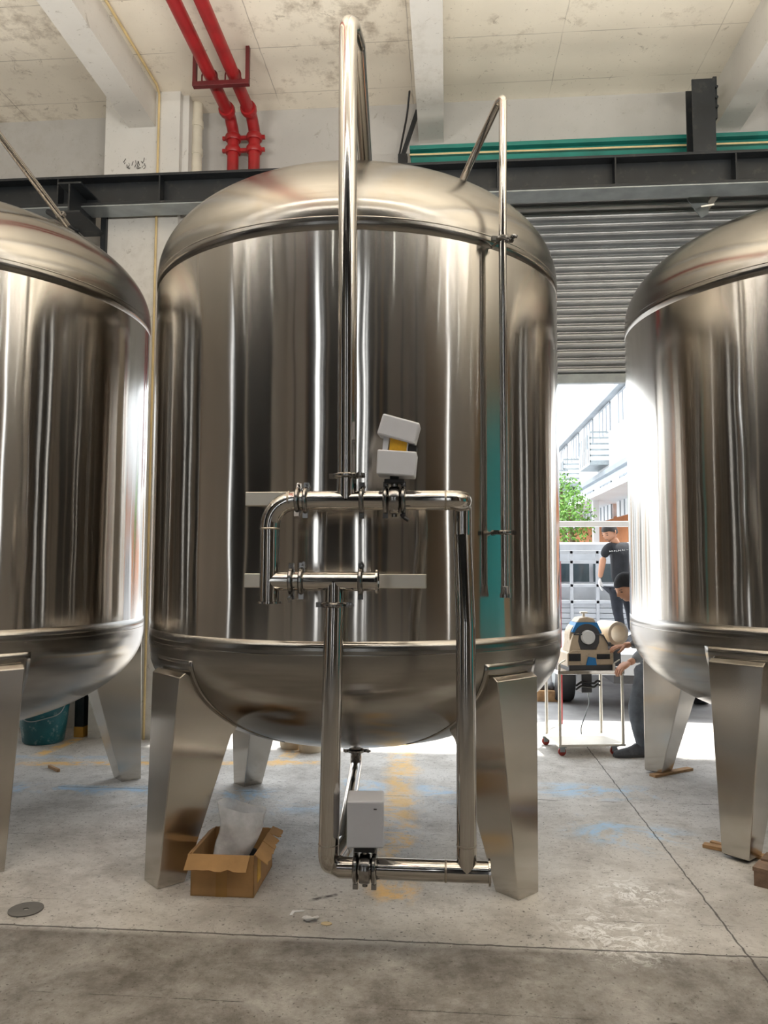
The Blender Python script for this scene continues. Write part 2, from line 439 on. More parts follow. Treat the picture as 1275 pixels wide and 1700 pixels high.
slab('wall_left', -11.2, -11, -14.2, -9.4, 0, HI, 'hall_beige')
slab('wall_left', -11.2, -11, -1.85, -1.6, 9.6, HI, 'hall_dark')
slab('wall_right', 11, 11.2, -14.2, -12, 0, HI, 'hall_taupe')
slab('wall_right', 11, 11.2, -12, -11.4, 0, HI, 'hall_dark')
slab('wall_right', 11, 11.2, -11.4, -9, 0, HI, 'hall_taupe')
slab('wall_right', 11, 11.2, -9, -4.55, 0, HI, 'hall_brown')
slab('wall_right', 11, 11.2, -4.2, -.4, 0, HI, 'hall_taupe')
slab('wall_right', 11, 11.2, -.4, 6.95, 0, CEIL, 'hall_brown')
slab('wall_right', 11, 11.2, -4.55, -4.2, 9.6, HI, 'hall_taupe')
slab('door_2', 10.92, 11, .5, 3.8, 0, 4.4, simple('teal_door_paint', (.02, .42, .48), .6))
XS = [(-11, -9.6, 'hall_beige'), (-9.6, -9.3, 'hall_dark'), (-9.3, -7.2, 'hall_beige'), (-7.2, -6.8, 'hall_brown'), (-6.8, -5.35, 'hall_dark'), (-5.35, -4.75, None), (-4.75, -4.3, 'hall_dark'), (-4.3, -4.22, None), (-4.22, -3.6, 'hall_dark'),
      (-3.6, -3.3, 'hall_taupe'), (-3.3, -.9, 'hall_dark'), (-.9, -.6, 'hall_beige'), (-.6, 1.35, 'hall_dark'), (1.35, 1.7, None), (1.7, 2.5, 'hall_dark'), (2.5, 2.72, None), (2.72, 3.0, 'hall_dark'), (3.0, 3.12, None),
      (3.12, 4.2, 'hall_dark'), (4.2, 4.6, 'hall_taupe'), (4.6, 5.3, 'hall_dark'), (5.3, 5.8, 'hall_brown'), (5.8, 6.8, 'hall_dark'), (6.8, 9.3, 'hall_taupe'), (9.3, 9.6, 'hall_dark'), (9.6, 11, 'hall_taupe')]
for a, b, mm in XS:  # wall stripes and slits invented to streak the shell reflections
    if mm: slab('wall_front', a, b, -14.2, -14, 0, HI, mm)
    else: slab('wall_front', a, b, -14.2, -14, 9.6, HI, 'hall_dark')
# ceiling beams, running towards the shutter wall
for i, (x, hw) in enumerate(((-8.2, .12), (-5.5, .12), (-2.77, .125), (-.14, .115), (2.52, .12), (5.2, .12), (8.0, .12))):
    y1 = 6.62 if i == 2 else WY
    slab('trim_%d' % (i + 1), x - hw, x + hw, -.6, y1, 5.43 if i != 2 else 5.49, CEIL + .01, 'beam', 'whitewashed concrete ceiling beam')
# column on the left of the shutter
slab('trim_8', -3.12, -2.42, 6.59, WY + .01, 0, CEIL + .01, 'colp', 'white concrete column beside the shutter opening')
bm = BM(); box(bm, -2.42, -2.36, 6.66, WY + .3, 0, CEIL); struct('trim_9', bm, 'colp')
slab('trim_10', 3.05, 3.7, 6.59, WY, 0, CEIL + .01, 'wallp')
# dark door jamb strip behind the bucket
p = at(136, 1225, 6.58); q = at(121, 1225, 6.58)
slab('trim_11', q.x, p.x, 6.60, 6.9, 0, 1.6, 'black_metal', 'dark steel jamb with yellow foot beside white column')
slab('trim_12', q.x - .001, p.x + .001, 6.595, 6.9, 0, .09, simple('jamb_yellow', (.6, .33, .06), .6))

# added out-of-view fill lamps (the strips the area lights sit in)
for k, (x, y) in enumerate(FILL_SPOTS):
    t = thing('added_strip_lamp', 'added unseen strip lamp, uplight that fills the ceiling', 'lamp', (x, y, 3.45), 0, 'added fill strips out of view')
    bm = BM(); box(bm, -.78, .78, -.1, .1, 0, .05); obj('housing', bm, 'dark', t, bevel=.01)
    for s in (-.6, .6):
        bm = BM(); box(bm, s - .01, s + .01, -.01, .01, .05, CEIL - 3.45); obj('hanger', bm, 'grey_metal', t)

for k, (x, y) in enumerate(GLINT_SPOTS):
    t = thing('added_tube_lamp', 'added unseen thin tube lamp that streaks the tank domes', 'lamp', (x, y, 5.35), 0, 'added tubes out of view')
    bm = BM(); box(bm, -1.42, 1.42, -.03, .03, 0, .04); obj('housing', bm, 'whitepaint', t)
    for s in (-1.1, 1.1):
        bm = BM(); box(bm, s - .008, s + .008, -.008, .008, .04, CEIL - 5.35); obj('hanger', bm, 'grey_metal', t)

# ------------------------------------------------------------------ steel lintel, teal track, shutter
t = thing('steel_lintel', 'black steel I-beam running across the wall above the shutter', 'beam', (0, 6.3, 4.63))
x0, x1 = -5.2, 5.5
def ibeam(bm, x0, x1, yf, z0, z1, fw=.22, ft=.022, wt=.014):
    box(bm, x0, x1, yf, yf + fw, z0, z0 + ft); box(bm, x0, x1, yf, yf + fw, z1 - ft, z1)
    box(bm, x0, x1, yf + fw / 2 - wt / 2, yf + fw / 2 + wt / 2, z0 + ft, z1 - ft)
bm = BM(); ibeam(bm, x0, x1, 0, 0, .27); obj('beam', bm, 'black_metal', t, bevel=.002)
for px in (99, 267, 826, 1021, 1221, 480, 640):
    x = at(px, 290, 6.33).x
    bm = BM(); box(bm, x - .006, x + .006, .004, .1, .022, .248); obj('stiffener', bm, 'black_metal', t)
bm = BM(); box(bm, x0, x1, .004, .216, -.012, -.001); obj('soffit_plate', bm, 'grey_metal', t)

t = thing('track_beam', 'teal painted steel channel lying above the black lintel', 'beam', (0, 6.6, 4.93))
bm = BM(); xa = at(680, 255, 6.6).x
box(bm, xa, 5.4, .02, .30, 0, .13); obj('lower_channel', bm, 'teal_paint', t, bevel=.004)
bm = BM(); box(bm, xa + .01, 5.4, .06, .3, .145, .255); box(bm, xa, 5.4, .0, .3, .255, .29); obj('upper_channel', bm, 'teal_paint', t, bevel=.003)
for xx in (xa + .05, 5.3):
    bm = BM(); box(bm, xx - .03, xx + .03, .05, .3, -.03, .0); obj('foot', bm, 'teal_paint', t)
bm = BM(); tube(bm, [at(680, 257, 6.57), at(900, 249, 6.57), at(1148, 240.5, 6.57), at(1275, 236, 6.57), Vector((5.3, 6.57, 5.14))], .008, 8)
tag(obj('conduit', bm, 'conduit', smooth=True), 'thin yellow cable along the teal channel', 'cable')

t = thing('steel_post', 'short black steel post standing on the lintel by right beam', 'post', (2.12, 6.36, 4.9))
bm = BM(); box(bm, -.1, .085, -.06, -.048, 0, .62); box(bm, -.1, .085, .10, .112, 0, .62); box(bm, -.014, -.0, -.05, .1, 0, .62); obj('post', bm, 'black_metal', t, bevel=.002)
bm = BM(); box(bm, .085, .115, -.02, .12, .30, .66)
for z in (.38, .46, .55): lathe(bm, [(0, 0), (.012, 0), (.012, .02), (0, .02)], 8, Matrix.Translation((.10, -.04, z)) @ Matrix.Rotation(pi / 2, 4, 'X'))
obj('fixing_plate', bm, 'black_metal', t)
t = thing('diagonal_bracket', 'small black angle bracket with slanted arm left of teal channel', 'bracket', (at(667, 265, 6.8).x, 6.8, 4.98))
bm = BM(); box(bm, -.035, .05, 0, .08, -.05, .28); obj('upright', bm, 'black_metal', t, bevel=.003)
bm = BM(); bar(bm, (0, .04, .26), (at(693, 180, 6.8).x - t.location.x, .04, at(693, 180, 6.8).z - 4.98), .04, .035); obj('arm', bm, 'black_metal', t)
bm = BM(); tube(bm, fillet([at(686, 85, 6.3), at(682, 130, 6.7), at(676, 190, 6.86), at(662, 262, 6.9)], .3), .009, 8)
tag(obj('hanging_cable', bm, 'black', smooth=True), 'black cable hanging down from ceiling beside middle beam', 'cable')

# roller shutter
t = thing('roller_shutter', 'half-raised grey roller shutter with horizontal slats', 'shutter', (0, 7.1, 3.17))
bm = BM(); prof = []
z = .09; pitch = .0805
while z < 2.0:
    for k in range(12):
        a = k / 12
        prof.append((-(.034 * sin(pi * min(1, a / .80)) ** .7 if a < .80 else -.012), z + a * pitch))
    z += pitch
pv = [[bm.verts.new((x, y, zz)) for x in (OX0, OX1)] for y, zz in prof]
for A, B in zip(pv, pv[1:]): bm.faces.new((A[0], A[1], B[1], B[0]))
pb = [[bm.verts.new((x, .02, zz)) for x in (OX0, OX1)] for zz in (.09, prof[-1][1])]
bm.faces.new((pb[0][0], pb[0][1], pb[1][1], pb[1][0])); bm.faces.new((pv[0][0], pv[0][1], pb[0][1], pb[0][0])); bm.faces.new((pv[-1][0], pv[-1][1], pb[1][1], pb[1][0]))
ms = simple('shutter_slat_steel', (.42, .43, .44), .36, .75, .08, 3)
obj('slat_curtain', bm, ms, t, smooth=True)
bm = BM(); box(bm, OX0, OX1, -.03, .03, 0, .085); obj('bottom_bar', bm, 'grey_metal', t, bevel=.004)
for x in (OX0 + .03, OX1 - .03):
    bm = BM(); box(bm, x - .03, x + .03, -.05, .05, -3.17, 1.9); obj('guide_rail', bm, 'grey_metal', t)
# hanger bracket in front of the slats
t = thing('shutter_bracket', 'small steel bracket hanging below the lintel on the right', 'bracket', at(1166, 338, 6.75))
bm = BM(); v = [bm.verts.new(q) for q in ((-.13, 0, .05), (.05, 0, .16), (.05, 0, -.09), (-.01, 0, -.13), (-.13, .012, .05), (.05, .012, .16), (.05, .012, -.09), (-.01, .012, -.13))]
for f in ((0, 1, 2, 3), (7, 6, 5, 4), (0, 4, 5, 1), (1, 5, 6, 2), (2, 6, 7, 3), (3, 7, 4, 0)): bm.faces.new([v[i] for i in f])
obj('gusset', bm, 'grey_metal', t)
bm = BM(); box(bm, .06, .12, -.05, .3, .03, .05); bar(bm, (.05, .0, -.02), (-.03, -.22, -.12), .10, .012); obj('tongue', bm, 'bar', t)

# bracket of I-section on the left, under the lintel
t = thing('cantilever_bracket', 'dark steel cantilever I-beam stub under the lintel, left', 'bracket', at(150, 360, 6.45))
bm = BM(); box(bm, -.12, .08, -.35, .14, .13, .145); box(bm, -.12, .08, -.35, .14, -.12, -.105); box(bm, -.03, -.015, -.35, .14, -.105, .13)
obj('stub', bm, 'black_metal', t, bevel=.002)
bm = BM(); box(bm, .05, .1, .1, .14, -.45, .2); obj('back_plate', bm, 'black_metal', t)
bm = BM(); box(bm, -.6, -.12, 0, .1, -.16, -.13); bar(bm, (-.1, 0, -.12), (-.35, -.1, .02), .05, .04); obj('strut', bm, 'black_metal', t)

# ------------------------------------------------------------------ pipes on the wall
def red_pipe(xt, label, zb=2.2):
    t = thing('red_pipe', label, 'pipe', (xt, 6.78, 0), 0, None)
    bm = BM(); tube(bm, [(0, 0, zb), (0, 0, 5.52), (0, -.12, 5.60), (0, -7.3, 5.60)], .053, 24, bend=.09); obj('pipe_run', bm, 'red', t, smooth=True)
    for z in (5.24, 5.36):
        bm = BM(); lathe(bm, [(.05, -.028), (.068, -.028), (.074, -.015), (.074, .015), (.068, .028), (.05, .028)], 24, Matrix.Translation((0, 0, z + .1)))
        for s in (-1, 1): box(bm, s * .068, s * .1, -.015, .015, z + .085, z + .115)
        obj('coupling', bm, 'red', t, smooth=True)
    bm = BM(); lathe(bm, [(.05, -.03), (.07, -.03), (.075, 0), (.07, .03), (.05, .03)], 24, Matrix.Translation((0, -.22, 5.6)) @ Matrix.Rotation(pi / 2, 4, 'X')); obj('coupling', bm, 'red', t, smooth=True)
    return t
rl = red_pipe(at(387, 250, 6.78).x, 'left of the two red fire pipes bending down the wall')
rr_ = red_pipe(at(422, 250, 6.78).x, 'right of the two red fire pipes bending down the wall')
xm = (rl.location.x + rr_.location.x) / 2
t = thing('pipe_hanger', 'dark red U-shaped steel hanger holding both red pipes', 'hanger', (xm, 6.05, 5.52))
bm = BM(); box(bm, -.24, .24, -.025, .025, -.03, .01); obj('crossbar', bm, 'darkred', t, bevel=.003)
for s in (-1, 1):
    bm = BM(); box(bm, s * .225 - .015, s * .225 + .015, -.02, .02, .01, CEIL - 5.52); obj('hanger_arm', bm, 'darkred', t)
for o_ in (rl, rr_):
    x = o_.location.x - xm
    bm = BM(); tube(bm, [(x - .065, 0, .0), (x - .065, 0, .09), (x, 0, .145), (x + .065, 0, .09), (x + .065, 0, 0)], .007, 8, bend=.06); obj('u_bolt', bm, 'darkred', t, smooth=True)
bm = BM(); xx = at(327, 220, 6.8).x
tube(bm, [(xx, 6.8, 0), (xx, 6.8, CEIL)], .052, 20)
for z in (4.95, 5.08, 5.35, 5.62): lathe(bm, [(.05, -.03), (.06, -.03), (.06, .03), (.05, .03)], 20, Matrix.Translation((xx, 6.8, z)))
tag(obj('drain_pipe', bm, 'pvc', smooth=True), 'cream plastic drain pipe beside the column', 'pipe')
bm = BM(); xx = at(261, 300, 6.57).x
tube(bm, [(xx, 6.57, 0), (xx, 6.57, 5.79), (xx + .02, 6.45, 5.80), (xx + .02, -.5, 5.80)], .011, 8, bend=.03)
tag(obj('cable_conduit', bm, 'conduit', smooth=True), 'thin yellowed conduit running down the white column', 'conduit')
# scrawl on the column just above lintel
bm = BM(); rnd = random.Random(3)
for k in range(26):
    p = at(203 + rnd.random() * 40, 281 - rnd.random() * (5 + k * .35), 6.583); a = rnd.random() * 2.2 + .3; L = .012 + rnd.random() * .03
    bar(bm, p, p + Vector((cos(a) * L, 0, sin(a) * L)), .003, .004, Vector((0, 1, 0)))
tag(obj('black_scrawl', bm, 'black'), 'black scribbled mark on the column above lintel', 'mark')

# ------------------------------------------------------------------ tanks
TR = 1.166; ZB, ZT = 1.169, 3.016
SF, HH = .09, .575
def head_r(z):                 # radius of the lower head at height z
    u = (ZB - SF - z) / HH
    return TR if u <= 0 else (TR * sqrt(max(0, 1 - u * u)))
def make_tank(label, loc, phi, zoff=0.0):
    t = thing('storage_tank', label, 'tank', (loc[0], loc[1], zoff), phi, 'upright steel storage tanks')
    SEG = 160
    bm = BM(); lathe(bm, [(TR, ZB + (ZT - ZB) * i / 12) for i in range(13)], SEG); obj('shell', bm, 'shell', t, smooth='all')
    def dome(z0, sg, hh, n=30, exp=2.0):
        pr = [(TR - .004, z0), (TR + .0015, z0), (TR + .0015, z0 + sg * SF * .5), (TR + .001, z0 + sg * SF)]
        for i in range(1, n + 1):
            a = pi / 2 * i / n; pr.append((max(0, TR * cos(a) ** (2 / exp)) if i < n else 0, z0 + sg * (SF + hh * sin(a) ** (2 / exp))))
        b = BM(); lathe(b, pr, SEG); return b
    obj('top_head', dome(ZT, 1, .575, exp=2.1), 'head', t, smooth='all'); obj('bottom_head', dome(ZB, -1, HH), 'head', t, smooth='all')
    for z in (ZT + .062, ZB - .062):
        bm = BM(); lathe(bm, [(TR + .0005, z - .006), (TR + .0022, z - .002), (TR + .0022, z + .002), (TR + .0005, z + .006)], SEG); obj('weld_seam', bm, 'head', t, smooth='all')
    bm = BM(); lathe(bm, [(TR + .0015, 0), (TR + .003, .0)], 8); bm.free()
    for k in range(4):
        R = Matrix.Rotation(k * pi / 2, 4, 'Z')
        # leg: four-sided tapering box whose back follows the head
        bm = BM(); rings = []
        zs = [0, .2, .4, .6, .66, .70, .75, .80, .85, .90, .94, .971]
        for z in zs:
            u = z / .971; ro = 1.244 - .052 * u; hw = .072 + .074 * u
            ri = 1.106 - (1.106 - .893) * z / .68 if z < .68 else head_r(z) - .012
            rings.append([bm.verts.new(R @ Vector(q)) for q in ((ro, -hw, z), (ro, hw, z), (ri, hw, z), (ri, -hw, z))])
        for A, B in zip(rings, rings[1:]):
            for i in range(4): bm.faces.new((A[i], A[(i + 1) % 4], B[(i + 1) % 4], B[i]))
        bm.faces.new(rings[0][::-1])
        A = rings[-1]; hw = .146
        B = [bm.verts.new(R @ Vector(q)) for q in ((1.163, hw, .992), (1.163, -hw, .992))]
        bm.faces.new((A[0], A[1], B[0], B[1])); bm.faces.new((A[1], A[2], B[0])); bm.faces.new((A[3], A[0], B[1])); bm.faces.new((A[2], A[3], B[1], B[0]))
        lg = obj('leg', bm, 'leg', t, bevel=.004)
        bm = BM(); box(bm, 1.112, 1.236, -.064, .064, -.004, .006, R); obj('foot_plate', bm, 'black_metal', lg)
        # doubling plate on the head behind the leg
        bm = BM(); g = []; na, nz = 14, 12
        for i in range(nz + 1):
            z = .60 + (1.05 - .60) * i / nz; row = []
            for j in range(na + 1):
                tt = (-.185 + .37 * j / na); cr = .05
                zz = z
                rad = head_r(zz) + .002; a = tt / max(rad, .3)
                row.append(bm.verts.new(R @ Vector((rad * cos(a), rad * sin(a), zz))))
            g.append(row)
        for i in range(nz):
            for j in range(na): bm.faces.new((g[i][j], g[i][j + 1], g[i + 1][j + 1], g[i + 1][j]))
        po = obj('leg_pad', bm, 'head', t, smooth='all'); sm = po.modifiers.new('solid', 'SOLIDIFY'); sm.thickness = .004; sm.offset = 0
    return t
MAIN = (-.530, 4.531)
tank = make_tank('large polished tank in the middle with pipework on its front', MAIN, 3.9455)
# bottom outlet of the middle tank
bm = BM(); zb = ZB - SF - HH
lathe(bm, [(.0, zb + .03), (.085, zb + .03), (.085, zb - .008), (.072, zb - .02), (.040, zb - .02), (.04, zb - .06)], 32); 
ol = obj('outlet_flange', bm, 'cast', tank, smooth=True)
bm = BM(); lathe(bm, [(.088, zb - .012), (.094, zb - .006), (.094, zb + .008), (.088, zb + .014)], 32, closed=True); obj('gasket', bm, 'black', ol, smooth=True)

def copy_tree(o, parent=None):
    c = o.copy(); C.objects.link(c); c.parent = parent
    for ch in [q for q in kids if q.parent == o]: copy_tree(ch, c)
    return c
kids = list(C.objects)
for lab, loc, phi, zo in (('polished tank cut off by the left edge of the picture', (-3.087, 4.563), radians(224.5), 0.0),
                          ('polished tank cut off by the right edge, its legs on wood', (2.353, 5.059), radians(224.3), .02)):
    c = copy_tree(tank); c.location = (loc[0], loc[1], zo); c.rotation_euler = (0, 0, phi); c['label'] = lab

# ------------------------------------------------------------------ pipework
RP = .040
def clamp(parent, c, d, r, name='clamp', spin=0., mat='cast', wing=True):
    d = Vector(d).normalized(); fr = frame(Vector(c), d) @ Matrix.Rotation(spin, 4, 'Z')
    bm = BM(); lathe(bm, [(r * .98, -.011), (r + .012, -.009), (r + .017, -.004), (r + .017, .004), (r + .012, .009), (r * .98, .011)], 28, fr)
    for s in (1, -1): box(bm, s * (r + .006), s * (r + .034), -.011, .011, -.010, .010, fr)
    o = obj(name, bm, mat, parent, smooth=True)
    if wing:
        bm = BM(); lathe(bm, [(0, -.028), (.0045, -.028), (.0045, .03), (.009, .03), (.010, .045), (0, .047)], 10, fr @ Matrix.Translation((r + .026, 0, 0)) @ Matrix.Rotation(pi / 2, 4, 'X'))
        box(bm, r + .010, r + .042, -.045, -.028, -.004, .004, fr); obj('wing_nut', bm, mat, o, smooth=True)
    return o
def ferrule(bm, c, d, r): lathe(bm, [(r * .96, -.006), (r + .011, -.004), (r + .011, .004), (r * .96, .006)], 28, frame(Vector(c), Vector(d)))
def weldring(parent, c, d, r):
    bm = BM(); lathe(bm, [(r, -.004), (r + .0018, 0), (r, .004)], 28, frame(Vector(c), Vector(d))); return obj('weld_ring', bm, 'weld', parent, smooth=True)

MY = 3.13                      # plane of the manifold, just in front of the shell
UZ = at(600, 831, MY).z        # upper header height
LZ = at(550, 965, MY).z
t = thing('pipe_manifold', 'mirror-bright pipe manifold bolted across the middle tank front', 'pipework', (0, 0, 0))
man = t
xL = at(448, 900, MY).x; xR = at(775, 900, MY).x
bm = BM(); tube(bm, [(xL, MY, at(443, 1000, MY).z), (xL, MY, UZ), (at(503, 831, MY).x, MY, UZ)], RP, 28, bend=.105); ferrule(bm, (xL, MY, at(443, 1000, MY).z), (0, 0, 1), RP)
obj('elbow_pipe', bm, 'pipe', t, smooth=True)
bm = BM(); tube(bm, [(at(503, 831, MY).x, MY, UZ), (at(645, 831, MY).x, MY, UZ)], RP, 28); obj('upper_header', bm, 'pipe', t, smooth=True)
xh = at(768, 831, MY).x
HY = MY + .13
bm = BM(); tube(bm, [(at(665, 831, MY).x, MY, UZ), (xh, MY, UZ), (xh, MY + .10, UZ)], RP, 28, bend=.055)
obj('header_end', bm, 'pipe', t, smooth=True)
ZL = at(605, 1443, MY - .05).z    # lower header height
xr2 = at(774, 1300, MY).x
bm = BM(); tube(bm, [(xh, MY + .06, UZ), (xh, MY + .10, UZ), (xh, MY + .10, UZ - .14), (xr2, MY, UZ - .5), (xr2, MY - .04, ZL)], RP * .98, 28, bend=.05)
obj('right_riser', bm, 'pipe', t, smooth=True)
# lower short header
x1 = at(452, 965, MY).x; x2 = at(626, 965, MY).x
bm = BM(); tube(bm, [(xL, MY, LZ), (x2, MY, LZ)], RP * .97, 28); ferrule(bm, (x2, MY, LZ), (1, 0, 0), RP); obj('lower_header', bm, 'pipe', t, smooth=True)
xt = at(555, 990, MY).x; xb = at(545, 1420, MY - .05).x
zj = at(555, 1004, MY).z
bm = BM(); tube(bm, [(xt, MY, LZ), (xt, MY, zj)], RP * .97, 28); obj('tee_branch', bm, 'pipe', t, smooth=True)
bm = BM(); tube(bm, [(xt, MY, zj), (xb, MY - .05, ZL), (xb + .03, MY + .2, ZL)], RP, 28, bend=.06); obj('left_riser', bm, 'pipe', t, smooth=True)
# lower header
yl = MY - .04; xe = at(814, 1455, yl).x; xs = at(563, 1443, yl).x
bm = BM(); tube(bm, [(xb + .01, yl + .04, ZL), (xs + .01, yl, ZL), (xe, yl, ZL)], RP, 28); ferrule(bm, (xe - .004, yl, ZL), (1, 0, 0), RP); obj('bottom_header', bm, 'pipe', t, smooth=True)
# drain line from outlet to the manifold
tz = zb - .06
bm = BM(); tube(bm, [(MAIN[0], MAIN[1], tz + .01), (MAIN[0], MAIN[1], tz - .09), (xb + .03, MY + .12, ZL)], .033, 24, bend=.09); obj('drain_line', bm, 'pipe', t, smooth=True)
clamp(t, (MAIN[0], MAIN[1], tz - .01), (0, 0, 1), .036, spin=.3)
clamp(t, (MAIN[0], MAIN[1], tz - .01 + .0), (0, 0, 1), .04, wing=False)
# tall inlet pipe
zt0 = at(577, 17, MY).z - RP
xt1 = at(576, 780, MY).x; xt2 = at(577.5, 100, MY).x
bm = BM()
endp = at(611, 330, 4.55)
tube(bm, [(xt1, MY, UZ), (xt1, MY, at(576, 790, MY).z)], RP, 28); obj('tee_branch', bm, 'pipe', t, smooth=True)
bm = BM(); tube(bm, [(xt1, MY, at(576, 790, MY).z), (xt2, MY, zt0 + .03), (xt2 + .01, MY + .11, zt0 + .012), (endp.x, endp.y, endp.z - .02)], [RP] * 99, 28) if False else None
bm = BM(); path = fillet([(xt1, MY, at(576, 790, MY).z), (xt2, MY, zt0 + .02), (xt2 + .02, MY + .16, zt0 - .01), (endp.x, endp.y, endp.z - .03)], .07)
tube(bm, path, RP * .97, 28); obj('tall_pipe', bm, 'pipe', t, smooth=True)
clamp(t, (xt1, MY, at(576, 790, MY).z), (0, 0, 1), RP, spin=-.2)
for px, sp in ((495, 1.2), (508, 1.45), (601, 1.45)):
    clamp(t, (at(px, 831, MY).x, MY, UZ), (1, 0, 0), RP, spin=sp)
for px, sp in ((484, -1.5), (501, 1.5), (599, 1.5)):
    clamp(t, (at(px, 965, MY).x, MY, LZ), (1, 0, 0), RP, spin=sp)
clamp(t, (xt, MY, zj), (0, 0, 1), RP, spin=.1)
# rings where lengths were welded
for c, d in (((xL, MY, UZ - .115), (0, 0, 1)), ((at(480, 831, MY).x, MY, UZ), (1, 0, 0)), ((at(740, 831, MY).x, MY, UZ), (1, 0, 0)), ((xr2, MY - .035, ZL + .1), (0, 0, 1)), ((at(740, 1452, yl).x, yl, ZL), (1, 0, 0)), ((xb, MY - .045, ZL + .09), (0, 0, 1))):
    weldring(t, c, d, RP)
# mounting bars on the shell
for a, b, py in ((410, 600, 829), (408, 708, 963.5)):
    pa = at(a, py, 3.29); pb_ = at(b, py, 3.29)
    bm = BM(); box(bm, pa.x, pb_.x, 3.262, 3.302, pa.z - .03, pa.z + .03); o = obj('mounting_bar', bm, 'bar', t, bevel=.003)
    for x in (pa.x + .03, (pa.x + pb_.x) / 2, pb_.x - .03):
        yy = MAIN[1] - sqrt(TR * TR - (x - MAIN[0]) ** 2)
        if yy > 3.31:
            bm = BM(); box(bm, x - .02, x + .02, 3.30, yy + .01, pa.z - .02, pa.z + .02); obj('stand_off', bm, 'bar', o)
    for x in ([at(520, 831, MY).x, at(590, 831, MY).x] if py < 900 else [at(530, 965, MY).x]):
        bm = BM(); tube(bm, [(x, 3.27, pa.z - .0), (x, MY + .035, pa.z)], .007, 8); obj('stud', bm, 'cast', o)

def valve(c, name_label, kind):
    # butterfly valve with its clamps between two pipe ends; centre c on the pipe
    v = bpy.data.objects.new('butterfly_valve', None); C.objects.link(v); v.parent = man; v.location = c
    fr = frame(Vector((0, 0, 0)), Vector((1, 0, 0)))
    bm = BM(); lathe(bm, [(RP * .9, -.022), (RP + .014, -.02), (RP + .018, -.012), (RP + .018, .012), (RP + .014, .02), (RP * .9, .022)], 28, fr)
    tube(bm, [(0, 0, .03), (0, 0, RP + .035)], .014, 14); tube(bm, [(0, 0, -RP - .028), (0, 0, -.03)], .011, 12)
    obj('valve_body', bm, 'cast', v, smooth=True)
    for s in (-1, 1):
        cc = clamp(v, (s * .036, 0, 0), (1, 0, 0), RP + .002, spin=1.45 * 1, mat='cast')
    bm = BM(); box(bm, -.04, .04, -.028, .028, RP + .028, RP + .045); box(bm, -.018, .018, -.018, .018, RP + .045, RP + .07); obj('mounting_bracket', bm, 'black', v, bevel=.003)
    return v
# lower valve with closed actuator
v = valve((at(606, 1444, yl).x, yl, ZL), '', 0)
hz = RP + .062
def actbox(bm, w_, d_, h_, z0, taper=.0):
    vs = []
    for z, s in ((z0, 1), (z0 + h_, 1 - taper)):
        for x, y in ((-1, -1), (1, -1), (1, 1), (-1, 1)): vs.append(bm.verts.new((x * w_ / 2 * s, y * d_ / 2 * s, z)))
    for f in ((3, 2, 1, 0), (4, 5, 6, 7), (0, 1, 5, 4), (1, 2, 6, 5), (2, 3, 7, 6), (3, 0, 4, 7)): bm.faces.new([vs[i] for i in f])
bm = BM(); actbox(bm, .142, .15, .175, hz); o = obj('actuator_box', bm, 'actuator', v, bevel=.006); o.rotation_euler.z = .08
o.location.x = .002; o['label'] = 'closed grey actuator box'
bm = BM(); box(bm, .040, .052, -.0765, -.0745, hz + .145, hz + .149); obj('small_mark', bm, 'dark', v)
# upper valve with open box
v = valve((at(655, 831, MY).x, MY, UZ), '', 1)
tilt = Matrix.Rotation(radians(3), 4, 'Y')
Rz = Matrix.Rotation(.05, 4, 'Z')
bx = bpy.data.objects.new('actuator_box', None)
def tl(bm, deg, piv=Vector((0, 0, 0))):
    bmesh.ops.rotate(bm, verts=bm.verts, cent=piv, matrix=Matrix.Rotation(radians(deg), 3, 'Y'))
bm = BM(); actbox(bm, .155, .12, .10, hz - .005, -.03); tl(bm, 4); o = obj('actuator_box', bm, 'lightgrey', v, bevel=.006)
bm = BM(); box(bm, -.068, -.045, -.05, .05, hz + .09, hz + .155); box(bm, .01, .035, -.05, .05, hz + .09, hz + .14); tl(bm, 6); obj('inner_block', bm, 'lightgrey', v, bevel=.003)
bm = BM(); box(bm, -.04, .03, -.052, -.03, hz + .085, hz + .15); tl(bm, 6); o = obj('yellow_plate', bm, 'yellow_label', v)
bm = BM(); box(bm, .035, .07, -.045, .04, hz + .09, hz + .125); tl(bm, 6); obj('terminal_block', bm, 'black', v, bevel=.003)
bm = BM(); actbox(bm, .158, .125, .088, 0, .02); o = obj('box_lid', bm, 'lightgrey', v, bevel=.007)
o.location = (.008, -.004, hz + .142); o.rotation_euler = (radians(2), radians(16), 0); o['label'] = 'lifted lid left tilted'
bm = BM(); tube(bm, [(.03, -.01, -.06), (.045, -.05, -.075), (.06, -.05, -.085)], .008, 8); obj('valve_lever', bm, 'black', v, smooth=True)
# spirit-like scratch ring marks left on shell are in the sheet's finish

